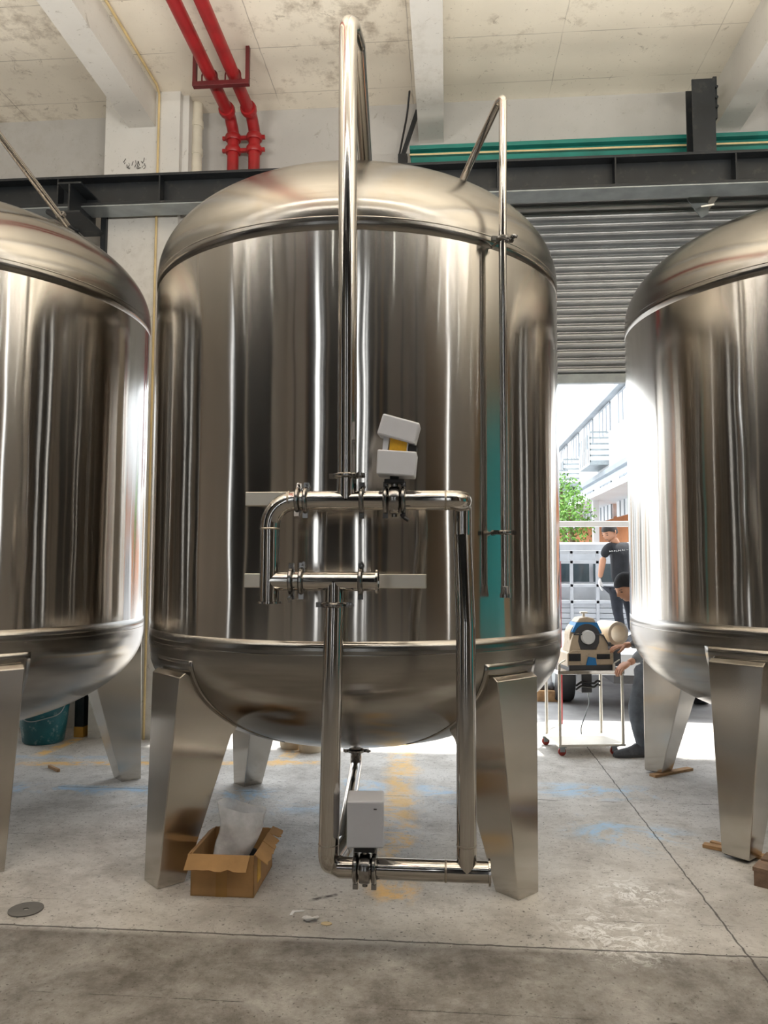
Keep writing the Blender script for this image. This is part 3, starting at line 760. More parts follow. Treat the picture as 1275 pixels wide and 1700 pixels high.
# vent pipe on the right of the middle tank
vx, vy = .262, 3.575
t = thing('vent_pipe', 'thin vertical steel pipe with a hairpin top, middle tank right', 'pipe', (vx, vy, 0))
tp = at(838, 155, vy).z - .018
e = at(752, 318, 4.02)
bm = BM(); tube(bm, fillet([(0, 0, at(838, 985, vy).z), (.0, 0, 3.0), (.008, 0, tp), (-.012, .045, tp - .0), (e.x - vx, e.y - vy, e.z - .05)], .035), .0185, 20); obj('pipe_run', bm, 'pipe', t, smooth=True)
bm = BM(); z0 = at(838, 985, vy).z
lathe(bm, [(.012, -.02), (.024, -.02), (.024, -.002), (.020, .004), (.020, .03), (.0185, .032)], 20, Matrix.Translation((0, 0, z0))); obj('end_fitting', bm, 'cast', t, smooth=True)
nrm = Vector((vx - MAIN[0], vy - MAIN[1], 0)).normalized()
for py in (397, 884):
    z = at(838, py, vy).z
    o = clamp(t, (0, 0, z), (0, 0, 1), .0185, name='pipe_clamp', spin=.2, wing=(py < 500))
    dist = (Vector((vx, vy, 0)) - Vector((*MAIN, 0))).length - head_r(1.1) if z < 3.0 else .14
    bm = BM(); tube(bm, [-nrm * .018 + Vector((0, 0, z)), -nrm * (dist + .004) + Vector((0, 0, z - (.03 if py < 500 else 0)))], .006, 10)
    lathe(bm, [(0, 0), (.014, 0), (.014, .006), (0, .006)], 14, frame(-nrm * (dist + .002) + Vector((0, 0, z - (.03 if py < 500 else 0))), nrm)); obj('stand_off', bm, 'cast', o, smooth=True)
# sloping pipe of the left tank
a = at(-80, 121, 3.6); b = at(112, 372, 4.36)
t = thing('vent_pipe', 'thin bright steel pipe sloping down onto the left tank dome', 'pipe', (a.x, a.y, 0))
bm = BM(); tube(bm, fillet([(0, 0, 1.4), (0, 0, a.z), (b.x - a.x, b.y - a.y, b.z - .01)], .04), .0195, 20); obj('pipe_run', bm, 'pipe', t, smooth=True)
bm = BM(); dd = (b - a).normalized(); lathe(bm, [(.0195, -.012), (.03, -.01), (.03, .01), (.0195, .012)], 20, frame(b - Vector((a.x, a.y, 0)) - dd * .06, dd)); obj('end_fitting', bm, 'cast', t, smooth=True)

# ------------------------------------------------------------------ cardboard box with bag
A = fl(316, 1487); B = fl(421, 1491); D = fl(458, 1446)
ux = (B - A); wbx = ux.length; ux.normalize(); uy = Vector((-ux.y, ux.x, 0)); db = .32
dirD = D - B
hb = .185
t = thing('cardboard_box', 'open cardboard box with torn flaps beside the front left leg', 'box', A, atan2(ux.y, ux.x))
db = abs(dirD.dot(uy)) * 1.0 + .0; sk = dirD.dot(ux)
db = .375
th = .004
bm = BM()
box(bm, 0, wbx, 0, th, 0, hb); box(bm, 0, wbx, db - th, db, 0, hb); box(bm, 0, th, 0, db, 0, hb); box(bm, wbx - th, wbx, 0, db, 0, hb); box(bm, 0, wbx, 0, db, 0, th)
obj('carton', bm, 'cardboard', t)
def flap(p0, p1, out, L, rag=.006, nseg=10):
    bm = BM(); p0 = Vector(p0); p1 = Vector(p1); out = Vector(out)
    a_, b_ = [], []
    rnd = random.Random(int(L * 1e4) + int(p0.x * 100))
    for i in range(nseg + 1):
        q = p0.lerp(p1, i / nseg); a_.append(bm.verts.new(q)); b_.append(bm.verts.new(q + out * (L + rnd.uniform(-rag, rag))))
    for i in range(nseg): bm.faces.new((a_[i], a_[i + 1], b_[i + 1], b_[i]))
    o = obj('flap', bm, 'cardboard', t); s = o.modifiers.new('s', 'SOLIDIFY'); s.thickness = .004; s.offset = 0
flap((-.012, -.002, hb), (wbx - .02, -.002, hb), Vector((-.02, -.75, -.62)).normalized(), .075)
flap((wbx + .001, .01, hb + .0), (wbx + .001, db * .42, hb + .01), Vector((.75, -.0, -.55)).normalized(), .07)
flap((wbx + .001, db * .44, hb + .01), (wbx + .001, db * .72, hb + .015), Vector((.72, 0, -.5)).normalized(), .065)
flap((wbx + .001, db * .74, hb + .01), (wbx + .001, db * .99, hb + .01), Vector((.8, 0, -.3)).normalized(), .06)
flap((-.001, .02, hb), (-.001, db - .02, hb + .0), Vector((-.55, 0, -.35)).normalized(), .028)
flap((.02, db, hb), (wbx - .02, db, hb), Vector((0, .7, -.3)).normalized(), .03)
bm = BM(); box(bm, wbx * .40, wbx * .58, -.0016, 0, .0, hb); obj('tape_strip', bm, 'tape', t)
bm = BM(); box(bm, wbx, wbx + .0012, db * .18, db * .34, .04, hb - .02); obj('shipping_label', bm, 'yellow_label', t)
# plastic bag standing in the box
def lw(p): return p
bm = BM(); n1, n2 = 34, 22; g = []
for j in range(n2 + 1):
    v_ = j / n2; row = []
    for i in range(n1):
        a = 2 * pi * i / n1
        rx = .075 + .035 * v_; ry = .055 * (1 - .75 * v_ ** 1.5)
        w_ = noise.noise(Vector((cos(a) * 1.3, sin(a) * 1.3, v_ * 2.4))) * .03
        x = cos(a) * (rx + w_) + .055 * v_; y = sin(a) * (ry + w_ * .6) + .02 * v_
        z = .02 + v_ * .315 - (.03 * cos(a * 1 + .8) * v_)
        z += noise.noise(Vector((a, v_ * 3, 5))) * .015 * v_
        row.append(bm.verts.new((x, y, z)))
    g.append(row)
for j in range(n2):
    for i in range(n1): bm.faces.new((g[j][i], g[j][(i + 1) % n1], g[j + 1][(i + 1) % n1], g[j + 1][i]))
bm.faces.new(g[0][::-1])
bo = obj('plastic_bag', bm, 'bag', smooth='all'); bo.location = A + ux * (wbx * .46) + uy * (db * .45) + Vector((0, 0, .01)); bo.rotation_euler.z = t.rotation_euler.z
tag(bo, 'clear crumpled plastic bag standing in the cardboard box', 'bag')
for k, (fx, fy) in enumerate(((.82, .3), (.72, .62))):
    bm = BM(); lathe(bm, [(0, -.03), (.03, -.03), (.034, -.02), (.034, .02), (.03, .03), (0, .03)], 20, Matrix.Rotation(1.2, 4, 'X')); 
    o = obj('black_fitting', bm, 'black', smooth=True); o.location = A + ux * (wbx * (fx + .04)) + uy * (db * fy) + Vector((0, 0, .10 - .0 + k * .002)); 
    tag(o, ('black round fitting in the cardboard box, nearest corner' if k == 0 else 'black round fitting deeper in the cardboard box'), 'fitting')
bm = BM(); 
for k in range(12):
    blob(bm, Vector((random.uniform(.04, wbx - .04), random.uniform(.05, db - .05), random.uniform(.03, .05))), .035, .04, .03, None, 10)
o = obj('packing_scrap', bm, 'dark', smooth='all'); o.location = A; o.rotation_euler.z = t.rotation_euler.z; o['kind'] = 'stuff'; tag(o, 'dark packing scraps filling the cardboard box', 'packing')

# ------------------------------------------------------------------ small litter
def chip(name, px, py, pts, h, mat, label, cat='scrap', rz=0):
    p = fl(px, py); bm = BM()
    a = [bm.verts.new((x, y, .001)) for x, y in pts]; b = [bm.verts.new((x, y, h)) for x, y in pts]
    bm.faces.new(a[::-1]); bm.faces.new(b)
    for i in range(len(pts)): bm.faces.new((a[i], a[(i + 1) % len(pts)], b[(i + 1) % len(pts)], b[i]))
    o = obj(name, bm, mat); o.location = p; o.rotation_euler.z = rz; return tag(o, label, cat)
chip('tape_scrap', 483, 1515, [(0, -.03), (.012, -.03), (.016, 0), (.055, .012), (.055, .02), (.004, .012)], .004, 'whitepaint', 'small white L-shaped strip on the floor below pipes')
p = fl(512, 1530); bm = BM(); blob(bm, Vector((0, 0, .014)), .03, .016, .008); blob(bm, Vector((.026, .016, .010)), .018, .010, .006)
for v_ in bm.verts: v_.co += noise.noise_vector(v_.co * 60) * .008
o = obj('paper_scrap', bm, 'glove', smooth=True); o.location = p; tag(o, 'crumpled cream paper scrap between white strip and leaf', 'scrap')
chip('dry_leaf', 542, 1534, [(cos(a) * .024, sin(a) * .016) for a in [k * pi / 6 for k in range(12)]], .003, 'conduit', 'flat yellowish oval leaf on the floor', 'leaf')
bm = BM(); lathe(bm, [(.012, .001), (.072, .001), (.072, .006), (.012, .006)], 40, closed=True)
o = obj('floor_disc', bm, simple('dull_disc', (.14, .135, .125), .7)); o.location = fl(43, 1511); tag(o, 'dark round washer disc flat on the floor at left', 'disc')
p = fl(91, 1278); bm = BM(); bar(bm, p + Vector((-.07, .05, .012)), p + Vector((.06, -.06, .012)), .02, .02)
tag(obj('wood_stick', bm, 'wood'), 'small pale wooden stick on the floor under left tank', 'stick')
# planks under the right tank
def plank(a, b, z0, w_, h_, mat, label):
    bm = BM(); bar(bm, Vector((a.x, a.y, z0 + h_ / 2)), Vector((b.x, b.y, z0 + h_ / 2)), w_, h_)
    tag(obj('wood_plank', bm, mat, bevel=.002), label, 'plank')
plank(fl(1083, 1290), fl(1146, 1278), .0, .055, .018, 'wood', 'thin wood plank under the right tank back leg')
a_, b_ = fl(1168, 1405), fl(1300, 1432)
plank(a_, b_, 0, .05, .018, 'wood', 'wood plank under the right tank front leg')
plank(fl(1180, 1399), fl(1225, 1410), 0, .03, .012, 'wood', 'narrow wood splinter behind the front leg plank')
p = fl(1250, 1470)
t = thing('wood_pallet', 'corner of a brown wooden pallet at the right edge', 'pallet', p, -.62)
for k in range(3):
    bm = BM(); box(bm, .0, .45, k * .14, k * .14 + .11, .068, .086); obj('deck_board', bm, 'darkwood', t)
for k in range(2):
    bm = BM(); box(bm, .005 + k * .34, .075 + k * .34, 0.002, .39, 0.0, .068); obj('block', bm, 'darkwood', t)
bm = BM(); box(bm, .12, .3, .02, .1, .0862, .088); obj('blue_tape', bm, 'blue', t)

# teal bucket on the left
p = fl(88, 1224)
t = thing('teal_bucket', 'scratched teal plastic bucket beside the dark jamb', 'bucket', (p.x, 6.42, 0))
bm = BM(); lathe(bm, [(0, .0), (.15, 0), (.165, .015), (.185, .15), (.205, .36), (.212, .365), (.212, .38), (.198, .38), (.18, .15), (.16, .02), (0, .02)], 48); obj('bucket_body', bm, 'teal_bucket', t, smooth=True)
bm = BM(); tube(bm, [(-.21, 0, .36), (-.2, -.12, .25), (0, -.235, .2), (.2, -.12, .25), (.21, 0, .36)], .004, 8, bend=.1); obj('bail', bm, 'grey_metal', t, smooth=True)
# two tubs standing far behind the middle tank, beyond its back leg
for px, lab in ((480, 'low dark-topped tub behind the middle tank, the left one'), (512, 'low cream tub behind the middle tank, the right one')):
    p = fl(px, 1252 if px > 500 else 1246)
    bm = BM(); lathe(bm, [(0, 0), (.085, 0), (.095, .02), (.10, .12), (.09, .13), (0, .13)], 32)
    o = obj('tub', bm, 'cream_foam', smooth=True); o.location = (p.x, p.y + .1, 0); tag(o, lab, 'tub', 'tubs behind the middle tank')
# small crate by the threshold, behind the middle tank edge
p = fl(912, 1163)
t = thing('crate', 'small tan crate with dark odds outside behind middle tank', 'crate', (p.x - .05, p.y + .15, -.02))
bm = BM(); box(bm, -.2, .2, -.12, .12, 0, .12); obj('crate_body', bm, 'wood', t, bevel=.004)
for k in range(3):
    bm = BM(); blob(bm, Vector((-.12 + k * .11, 0, .15)), .06, .06, .05); obj('dark_fill', bm, 'dark', t, smooth=True)

# ------------------------------------------------------------------ trolley and machine
FL_, FR_, BL_, BR_ = fl(931, 1256), fl(1036, 1254), fl(925, 1229), fl(1020, 1229)
cx = (FL_ + FR_) / 2; ux = (FR_ - FL_); cw = ux.length; rz = atan2(ux.y, ux.x); cd = .42
t = thing('trolley', 'stainless wheeled trolley with two decks beyond the tanks', 'trolley', (cx.x, cx.y, 0), rz)
TZ = at(980, 1113, cx.y).z
M4 = [(-cw / 2, 0), (cw / 2, 0), (-cw / 2 + .02, cd), (cw / 2 - .02, cd)]
SZ = .085
for x, y in M4:
    bm = BM(); tube(bm, [(x, y + .012, SZ), (x, y + .012, TZ)], .0125, 14); obj('post', bm, 'bar', t, smooth=True)
bm = BM(); box(bm, -cw / 2 - .015, cw / 2 + .015, -.005, cd + .015, TZ - .03, TZ); obj('top_deck', bm, 'pipe', t, bevel=.004)
bm = BM(); box(bm, -cw / 2 - .015, cw / 2 + .015, -.005, cd + .015, SZ - .012, SZ + .006); obj('lower_deck', bm, 'bar', t, bevel=.003)
for x in (-cw / 2 + .005, cw / 2 - .06):
    bm = BM(); tube(bm, [(x, .03, TZ), (x, .03, TZ + .05), (x + .05, .03, TZ + .08)], .006, 8, bend=.02); tube(bm, [(x, .03, TZ), (x, .03, TZ + .045)], .012, 12); obj('corner_post', bm, 'bar', t, smooth=True)
for x, y in ((-cw / 2 + .02, .03), (cw / 2 - .07, .03), (-cw / 2 + .0, cd - .02), (cw / 2 - .07, cd - .02)):
    bm = BM(); lathe(bm, [(0, -.012), (.026, -.012), (.032, -.008), (.032, .008), (.026, .012), (0, .012)], 24, Matrix.Translation((x, y, .032)) @ Matrix.Rotation(pi / 2, 4, 'Y') @ Matrix.Rotation(pi / 2, 4, 'X'))
    c_ = obj('caster', bm, 'rubber_red', t, smooth=True)
    bm = BM(); box(bm, x - .02, x + .02, y - .02, y - .014, .03, .07); box(bm, x - .02, x + .02, y + .014, y + .02, .03, .07); box(bm, x - .03, x + .03, y - .025, y + .025, .066, .074); obj('caster_fork', bm, 'grey_metal', c_)
# pipe cutting machine on top
my = .16
t = thing('pipe_machine', 'cream and blue pipe cutting machine standing on the trolley', 'machine', (0, 0, 0), rz)
pm = at(976, 1100, cx.y + my); t.location = (pm.x, pm.y, TZ)
k = .0049 * 1.0
def P(px, py): return ((px - 976) * k, (1103 - py) * k)
def plate(bm, pts, y0, y1):
    a = [bm.verts.new((x, y0, z)) for x, z in pts]; b = [bm.verts.new((x, y1, z)) for x, z in pts]
    bm.faces.new(a); bm.faces.new(b[::-1])
    for i in range(len(pts)): bm.faces.new((a[i], b[i], b[(i + 1) % len(pts)], a[(i + 1) % len(pts)]))
bm = BM(); plate(bm, [P(*q) for q in ((937, 1100), (937, 1078), (946, 1072), (1007, 1072), (1016, 1076), (1016, 1097))], -.06, .2); obj('machine_base', bm, 'cream_machine', t, bevel=.008)
for a_, b_ in (((939, 1078), (959, 1090)), ((987, 1079), (1009, 1087))):
    bm = BM(); p0, p1 = P(*a_), P(*b_); box(bm, p0[0], p1[0], -.068, -.055, p1[1], p0[1]); obj('slot', bm, 'black', t)
bm = BM(); plate(bm, [P(*q) for q in ((968, 1097), (972, 1083), (984, 1085), (986, 1097))], -.075, -.05); obj('blue_bracket', bm, 'blue', t, bevel=.003)
bm = BM(); p0, p1 = P(938, 1103), P(1014, 1097); box(bm, p0[0], p1[0], -.08, .2, 0, .03); obj('base_plate', bm, 'dark', t)
cx0, cz0 = P(972, 1052)
def ringplate(bm, ro, ri, y0, y1, a0=0, a1=2 * pi, n=40, sx=1.0):
    prev = None
    for i in range(n + 1):
        a = a0 + (a1 - a0) * i / n
        q = [bm.verts.new((cx0 + r * cos(a) * sx, y, cz0 + r * sin(a))) for r, y in ((ro, y0), (ro, y1), (ri, y1), (ri, y0))]
        if prev:
            for j in range(4): bm.faces.new((prev[j], prev[(j + 1) % 4], q[(j + 1) % 4], q[j]))
        else: first = q
        prev = q
    if a1 - a0 < 6.28: bm.faces.new(first); bm.faces.new(prev[::-1])
bm = BM(); plate(bm, [P(*q) for q in ((940, 1076), (944, 1058), (948, 1046), (958, 1044), (956, 1058), (960, 1072))], -.055, .12); plate(bm, [P(*q) for q in ((986, 1074), (992, 1060), (992, 1046), (1000, 1046), (1006, 1060), (1008, 1076))], -.055, .12); ringplate(bm, .140, .09, -.02, .12); obj('casing', bm, 'cream_machine', t, bevel=.004)
bm = BM(); plate(bm, [P(*q) for q in ((946, 1043), (954, 1027), (990, 1027), (998, 1045), (991, 1046), (984, 1036), (972, 1031), (960, 1036), (953, 1044))], -.045, .11); obj('blue_cover', bm, 'blue', t, bevel=.004)
bm = BM(); plate(bm, [P(*q) for q in ((955, 1027), (960, 1020), (972, 1018), (984, 1020), (988, 1027))], -.04, .1); obj('top_cap', bm, 'cream_machine', t, bevel=.006)
bm = BM(); x_, z_ = P(972, 1019); tube(bm, [(x_, .03, z_), (x_, .03, z_ + .035)], .012, 10); box(bm, x_ - .03, x_ + .03, .015, .045, z_ + .03, z_ + .045); obj('t_knob', bm, 'bar', t, bevel=.003)
bm = BM(); ringplate(bm, .112, .05, -.05, .1); obj('rotor_ring', bm, 'dark', t, bevel=.003)
bm = BM(); lathe(bm, [(0, -.02), (.05, -.02), (.056, -.01), (.056, .08)], 32, Matrix.Translation((cx0 + .0, -.07, cz0 + .005)) @ Matrix.Rotation(-pi / 2, 4, 'X')); obj('drive_knob', bm, 'whitepaint', t, smooth=True)
bm = BM(); tube(bm, [(P(947, 1046)[0], -.07, P(947, 1046)[1]), (P(997, 1047)[0], -.07, P(997, 1047)[1]), (P(1008, 1066)[0], -.07, P(1008, 1066)[1])], .006, 8, bend=.04); blob(bm, Vector((P(1008, 1062)[0], -.07, P(1008, 1062)[1])), .016, .016, .016); obj('guard_bar', bm, 'dark', t, smooth=True)
# cream tube roll behind the machine
p = at(1012, 1050, cx.y + .36)
t = thing('tube_roll', 'short cream tube lying behind the pipe cutting machine', 'tube', (p.x, p.y, TZ), rz + .25)
bm = BM(); lathe(bm, [(.072, -.1), (.098, -.1), (.098, .12), (.072, .12)], 36, Matrix.Translation((0, 0, p.z - TZ)) @ Matrix.Rotation(pi / 2, 4, 'X'), closed=True); obj('tube_wall', bm, 'cream_foam', t, smooth=True)
bm = BM(); box(bm, -.05, .05, -.08, .1, 0, p.z - TZ - .085); obj('cradle', bm, 'dark', t)
# black foot pedal with hooks hung below top deck, and its cable
p = at(970, 1130, cx.y + .2)
t = thing('motor_unit', 'black motor unit hanging below the trolley top deck', 'motor', (p.x, p.y, 0), rz)
zt_ = TZ - .03
bm = BM(); box(bm, -.045, .045, -.06, .06, zt_ - .17, zt_); obj('motor_body', bm, 'dark', t, bevel=.008)
bm = BM()
for z, s in ((zt_ - .09, 1), (zt_ - .12, -1)):
    tube(bm, [(-.10, -.08, z - .02), (-.06, -.09, z + .012), (.05, -.09, z + .0), (.09, -.08, z + .03), (.10, -.08, z + .01)], .009, 10, bend=.03)
obj('cable_hook', bm, 'black', t, smooth=True)
bm = BM(); tube(bm, [(0.01, -.05, zt_ - .16), (.02, -.06, zt_ - .25), (-.03, -.06, zt_ - .38), (-.06, -.06, zt_ - .46), (-.05, -.06, zt_ - .5)], .005, 8, bend=.15); obj('power_cord', bm, 'grey_metal', t, smooth=True)

# ------------------------------------------------------------------ street: ground, truck, building, trees
bm = BM(); box(bm, -60, 60, DY, 110, -.2, -.02); struct('ground', bm, 'tarmac', 'grey street outside the shutter')
bm = BM(); box(bm, -60, -11.2, -60, DY, -.2, -.02); box(bm, 11.2, 60, -60, DY, -.2, -.02); box(bm, -11.2, 11.2, -60, -14.2, -.2, -.02); struct('ground', bm, 'tarmac')
slab('trim_13', OX0, OX1, DY, DY + .25, -.15, -.004, 'beam', 'pale concrete threshold strip')

TBZ = .60
t = thing('flatbed_truck', 'white flatbed truck with railed bed parked outside the shutter', 'truck', (2.05, 8.1, 0))
W2 = .95
bm = BM(); box(bm, -W2, W2, 0, 3.1, TBZ - .06, TBZ); obj('bed_floor', bm, 'white_metal', t, bevel=.006)
bm = BM(); box(bm, -W2, W2, -.02, .02, TBZ - .2, TBZ + .01); obj('tail_sill', bm, 'white_metal', t, bevel=.005)
bm = BM(); box(bm, -.35, .35, .1, 4.6, .3, TBZ - .06); obj('chassis', bm, 'dark', t)
bm = BM()
for z in [TBZ + .02 + .075 * i for i in range(5)]: box(bm, -W2, W2, 3.06, 3.1, z, z + .066)
obj('headboard', bm, 'white_metal', t, bevel=.004)
bm = BM()
for x in (-W2, -W2 + .28, -.30, .06, .5, W2): box(bm, x - .022, x + .022, 3.03, 3.08, TBZ, 1.72)
for z in (1.0, 1.23, 1.56, 1.70): box(bm, -W2, W2, 3.03, 3.08, z - .022, z + .022)
obj('head_rack', bm, 'white_metal', t, bevel=.004)
for s in (-1, 1):
    bm = BM()
    for z in (TBZ + .02, TBZ + .16, TBZ + .30): box(bm, s * W2 - .015, s * W2 + .015, .05, 3.05, z, z + .12)
    for y in (.06, 1.05, 2.05, 3.0): box(bm, s * W2 - .03, s * W2 + .03, y - .03, y + .03, TBZ, 1.95)
    for z in (1.35, 1.95): box(bm, s * W2 - .02, s * W2 + .02, .05, 3.05, z - .03, z + .03)
    obj('side_rail', bm, 'white_metal', t, bevel=.004)
bm = BM(); zr = at(980, 870, 8.4).z; box(bm, -W2 - .03, W2 + .03, .28, .33, zr - .03, zr + .03); obj('cross_bar', bm, 'whitepaint', t, bevel=.004)
bm = BM(); box(bm, -W2 + .02, W2 - .02, 3.25, 4.75, .45, 1.25); 
vs = [(-W2 + .02, 3.25, 1.25), (W2 - .02, 3.25, 1.25), (W2 - .02, 4.75, 1.25), (-W2 + .02, 4.75, 1.25)]; vt = [(-W2 + .1, 3.32, 1.85), (W2 - .1, 3.32, 1.85), (W2 - .1, 4.3, 1.85), (-W2 + .1, 4.3, 1.85)]
vv = [bm.verts.new(q) for q in vs + vt]
for f in ((0, 1, 5, 4), (1, 2, 6, 5), (2, 3, 7, 6), (3, 0, 4, 7), (4, 5, 6, 7)): bm.faces.new([vv[i] for i in f])
cab = obj('cab', bm, 'white_metal', t, bevel=.03)
bm = BM(); box(bm, -.75, -.02, 3.225, 3.262, 1.28, 1.54); box(bm, .04, .75, 3.225, 3.262, 1.28, 1.54); obj('rear_window', bm, 'glass', cab)
for x, y in ((-.75, .9), (.75, .9), (-.75, 4.1), (.75, 4.1)):
    bm = BM(); lathe(bm, [(0, -.1), (.17, -.1), (.29, -.1), (.31, -.07), (.31, .07), (.29, .1), (.17, .1), (0, .1)], 32, Matrix.Translation((x, y, .29)) @ Matrix.Rotation(pi / 2, 4, 'Y')); wl = obj('wheel', bm, 'black', t, smooth=True)
    bm = BM(); lathe(bm, [(0, -.105), (.15, -.105), (.16, -.09), (.16, .09), (.15, .105), (0, .105)], 24, Matrix.Translation((x, y, .29)) @ Matrix.Rotation(pi / 2, 4, 'Y')); obj('hub', bm, 'grey_metal', wl, smooth=True)
# red post seen at the edge of the middle tank
p = at(932, 1000, 7.62); bm = BM(); tube(bm, [(p.x - .02, 7.62, -.02), (p.x - .02, 7.62, 1.55)], .02, 12); 
tag(obj('red_post', bm, 'red', smooth=True), 'thin red post at the right rim of middle tank', 'post')

# building along the street
BX = 6.0
t = thing('street_building', 'long white multistorey building receding beyond the street', 'building', (BX, 0, 0))
def zat(px, py):               # height on the facade plane
    d = FWD + RIGHT * (px - 637.5) / F_PX - UP * (py - 850) / F_PX
    q = EYE + d * (BX / d.x); return q
bm = BM(); box(bm, 0, 8, 14, 95, 4.35, 26); obj('facade', bm, 'facade', t)
bm = BM(); box(bm, 1.6, 8, 14, 95, -.02, 4.35); obj('ground_storey', bm, 'orange', t)
bm = BM(); box(bm, -1.2, 1.7, 14, 46, zat(1000, 842).z - .02, zat(1000, 842).z + .16)
cano = obj('canopy', bm, 'facade', t)
for z, d_ in ((zat(985, 690).z, .45), (zat(985, 800).z, .35), (zat(930, 768).z + 7, .4)):
    bm = BM(); box(bm, -d_ * .6, 0, 14, 95, z - .09, z + .09); obj('ledge', bm, 'ledge', t)
zw = [(zat(985, 690).z - 1.2, zat(985, 690).z - .14, 'ledge'), (zat(1000, 810).z - 1.3, zat(1000, 800).z - .14, 'ledge')]
for z0_, z1_, mt in zw:
    y = 15
    while y < 70:
        bm = BM(); box(bm, -.03, .02, y, y + 2.6, z0_, z1_ + .0)
        wn_ = obj('window', bm, 'facade', t)
        bm = BM()
        for kk in range(4): box(bm, -.06, -.02, y + kk * .65, y + kk * .65 + .08, z0_, z1_)
        box(bm, -.055, -.02, y, y + 2.03, z1_ - .06, z1_)
        obj('window_bar', bm, 'ledge', wn_)
        y += 3.4
for px, py in ((1001, 752), (955, 790), (938, 806)):
    q = zat(px, py)
    bm = BM(); L = 2.2
    for s in (0,):
        for kk in range(6): box(bm, -.7, -.67, q.y - L / 2 + kk * L / 5, q.y - L / 2 + kk * L / 5 + .035, q.z - .5, q.z + .6)
    for z in [q.z - .5 + .22 * i for i in range(6)]: box(bm, -.7, 0, q.y - L / 2, q.y - L / 2 + .05, z, z + .07)
    box(bm, -.72, 0, q.y - L / 2, q.y + L / 2, q.z - .6, q.z - .5)
    obj('window_cage', bm, 'grey_metal', t)
for k_, y in enumerate((20, 27, 34, 41)):
    bm = BM(); box(bm, -1.0, -.8, y, y + .2, -.02, zat(1000, 842).z); obj('canopy_post', bm, 'facade', t)

t = thing('added_warehouse', 'added low grey building with dark doors, unseen, for tank reflections', 'building', (-11.5, 34, -.02))  # added out of direct view so the right tank reflects less bare sky
bm = BM(); box(bm, -14, 13.6, 0, 8, 0, 5.2); obj('wall', bm, simple('warehouse_wall', (.55, .54, .52), .8), t)
for k_ in range(9):
    bm = BM(); box(bm, -13 + 2.95 * k_, -13 + 2.95 * k_ + (1.7 if k_ % 2 else .9), -.06, 0, 0, 4.4); obj('door', bm, ('hall_dark', 'hall_brown', 'ledge')[k_ % 3], t)
def tree(x, y, h, r, label, n=900):
    t = thing('tree', label, 'tree', (x, y, -.02))
    bm = BM(); tube(bm, [(0, 0, 0), (.05, 0, h * .5), (-.03, .05, h * .8)], [.12, .09, .04], 10); obj('trunk', bm, 'bark', t, smooth=True)
    bm = BM(); rnd = random.Random(int(x * 10 + y))
    for i in range(n):
        d = Vector((rnd.gauss(0, 1), rnd.gauss(0, 1), rnd.gauss(0, 1))).normalized() * r * rnd.random() ** .4
        c = Vector((0, 0, h * .72)) + Vector((d.x, d.y, d.z * 1.25)); s = r * .09
        a = Vector((rnd.gauss(0, 1), rnd.gauss(0, 1), rnd.gauss(0, 1))).normalized(); b = a.orthogonal().normalized()
        bm.faces.new([bm.verts.new(c + q) for q in (a * s, b * s * .5, -a * s, -b * s * .5)])
    obj('crown', bm, 'leaf', t)
q = at(948, 880, 23); tree(q.x, q.y, 4.0, .75, 'small leafy green tree by the street, nearer one')
q = at(934, 860, 26); tree(q.x, q.y, 5.2, .75, 'leafy green tree by the street, farther one')

# ------------------------------------------------------------------ people
def skin_body(name, joints, edges, root, mat, parent, sub=2):
    me = bpy.data.meshes.new(name); names = list(joints)
    me.from_pydata([joints[n][0] for n in names], [(names.index(a), names.index(b)) for a, b in edges], [])
    o = bpy.data.objects.new(name, me); C.objects.link(o)
    s = o.modifiers.new('skin', 'SKIN')
    for i, n in enumerate(names):
        r = joints[n][1]; r = r if isinstance(r, tuple) else (r, r)
        me.skin_vertices[0].data[i].radius = r; me.skin_vertices[0].data[i].use_root = (n == root)
    u = o.modifiers.new('sub', 'SUBSURF'); u.levels = sub; u.render_levels = sub
    dg = bpy.context.evaluated_depsgraph_get(); dg.update()
    me2 = bpy.data.meshes.new_from_object(o.evaluated_get(dg)); o.modifiers.clear(); o.data = me2
    for p in me2.polygons: p.use_smooth = True
    me2.materials.clear(); me2.materials.append(M[mat]); o.parent = parent
    return o
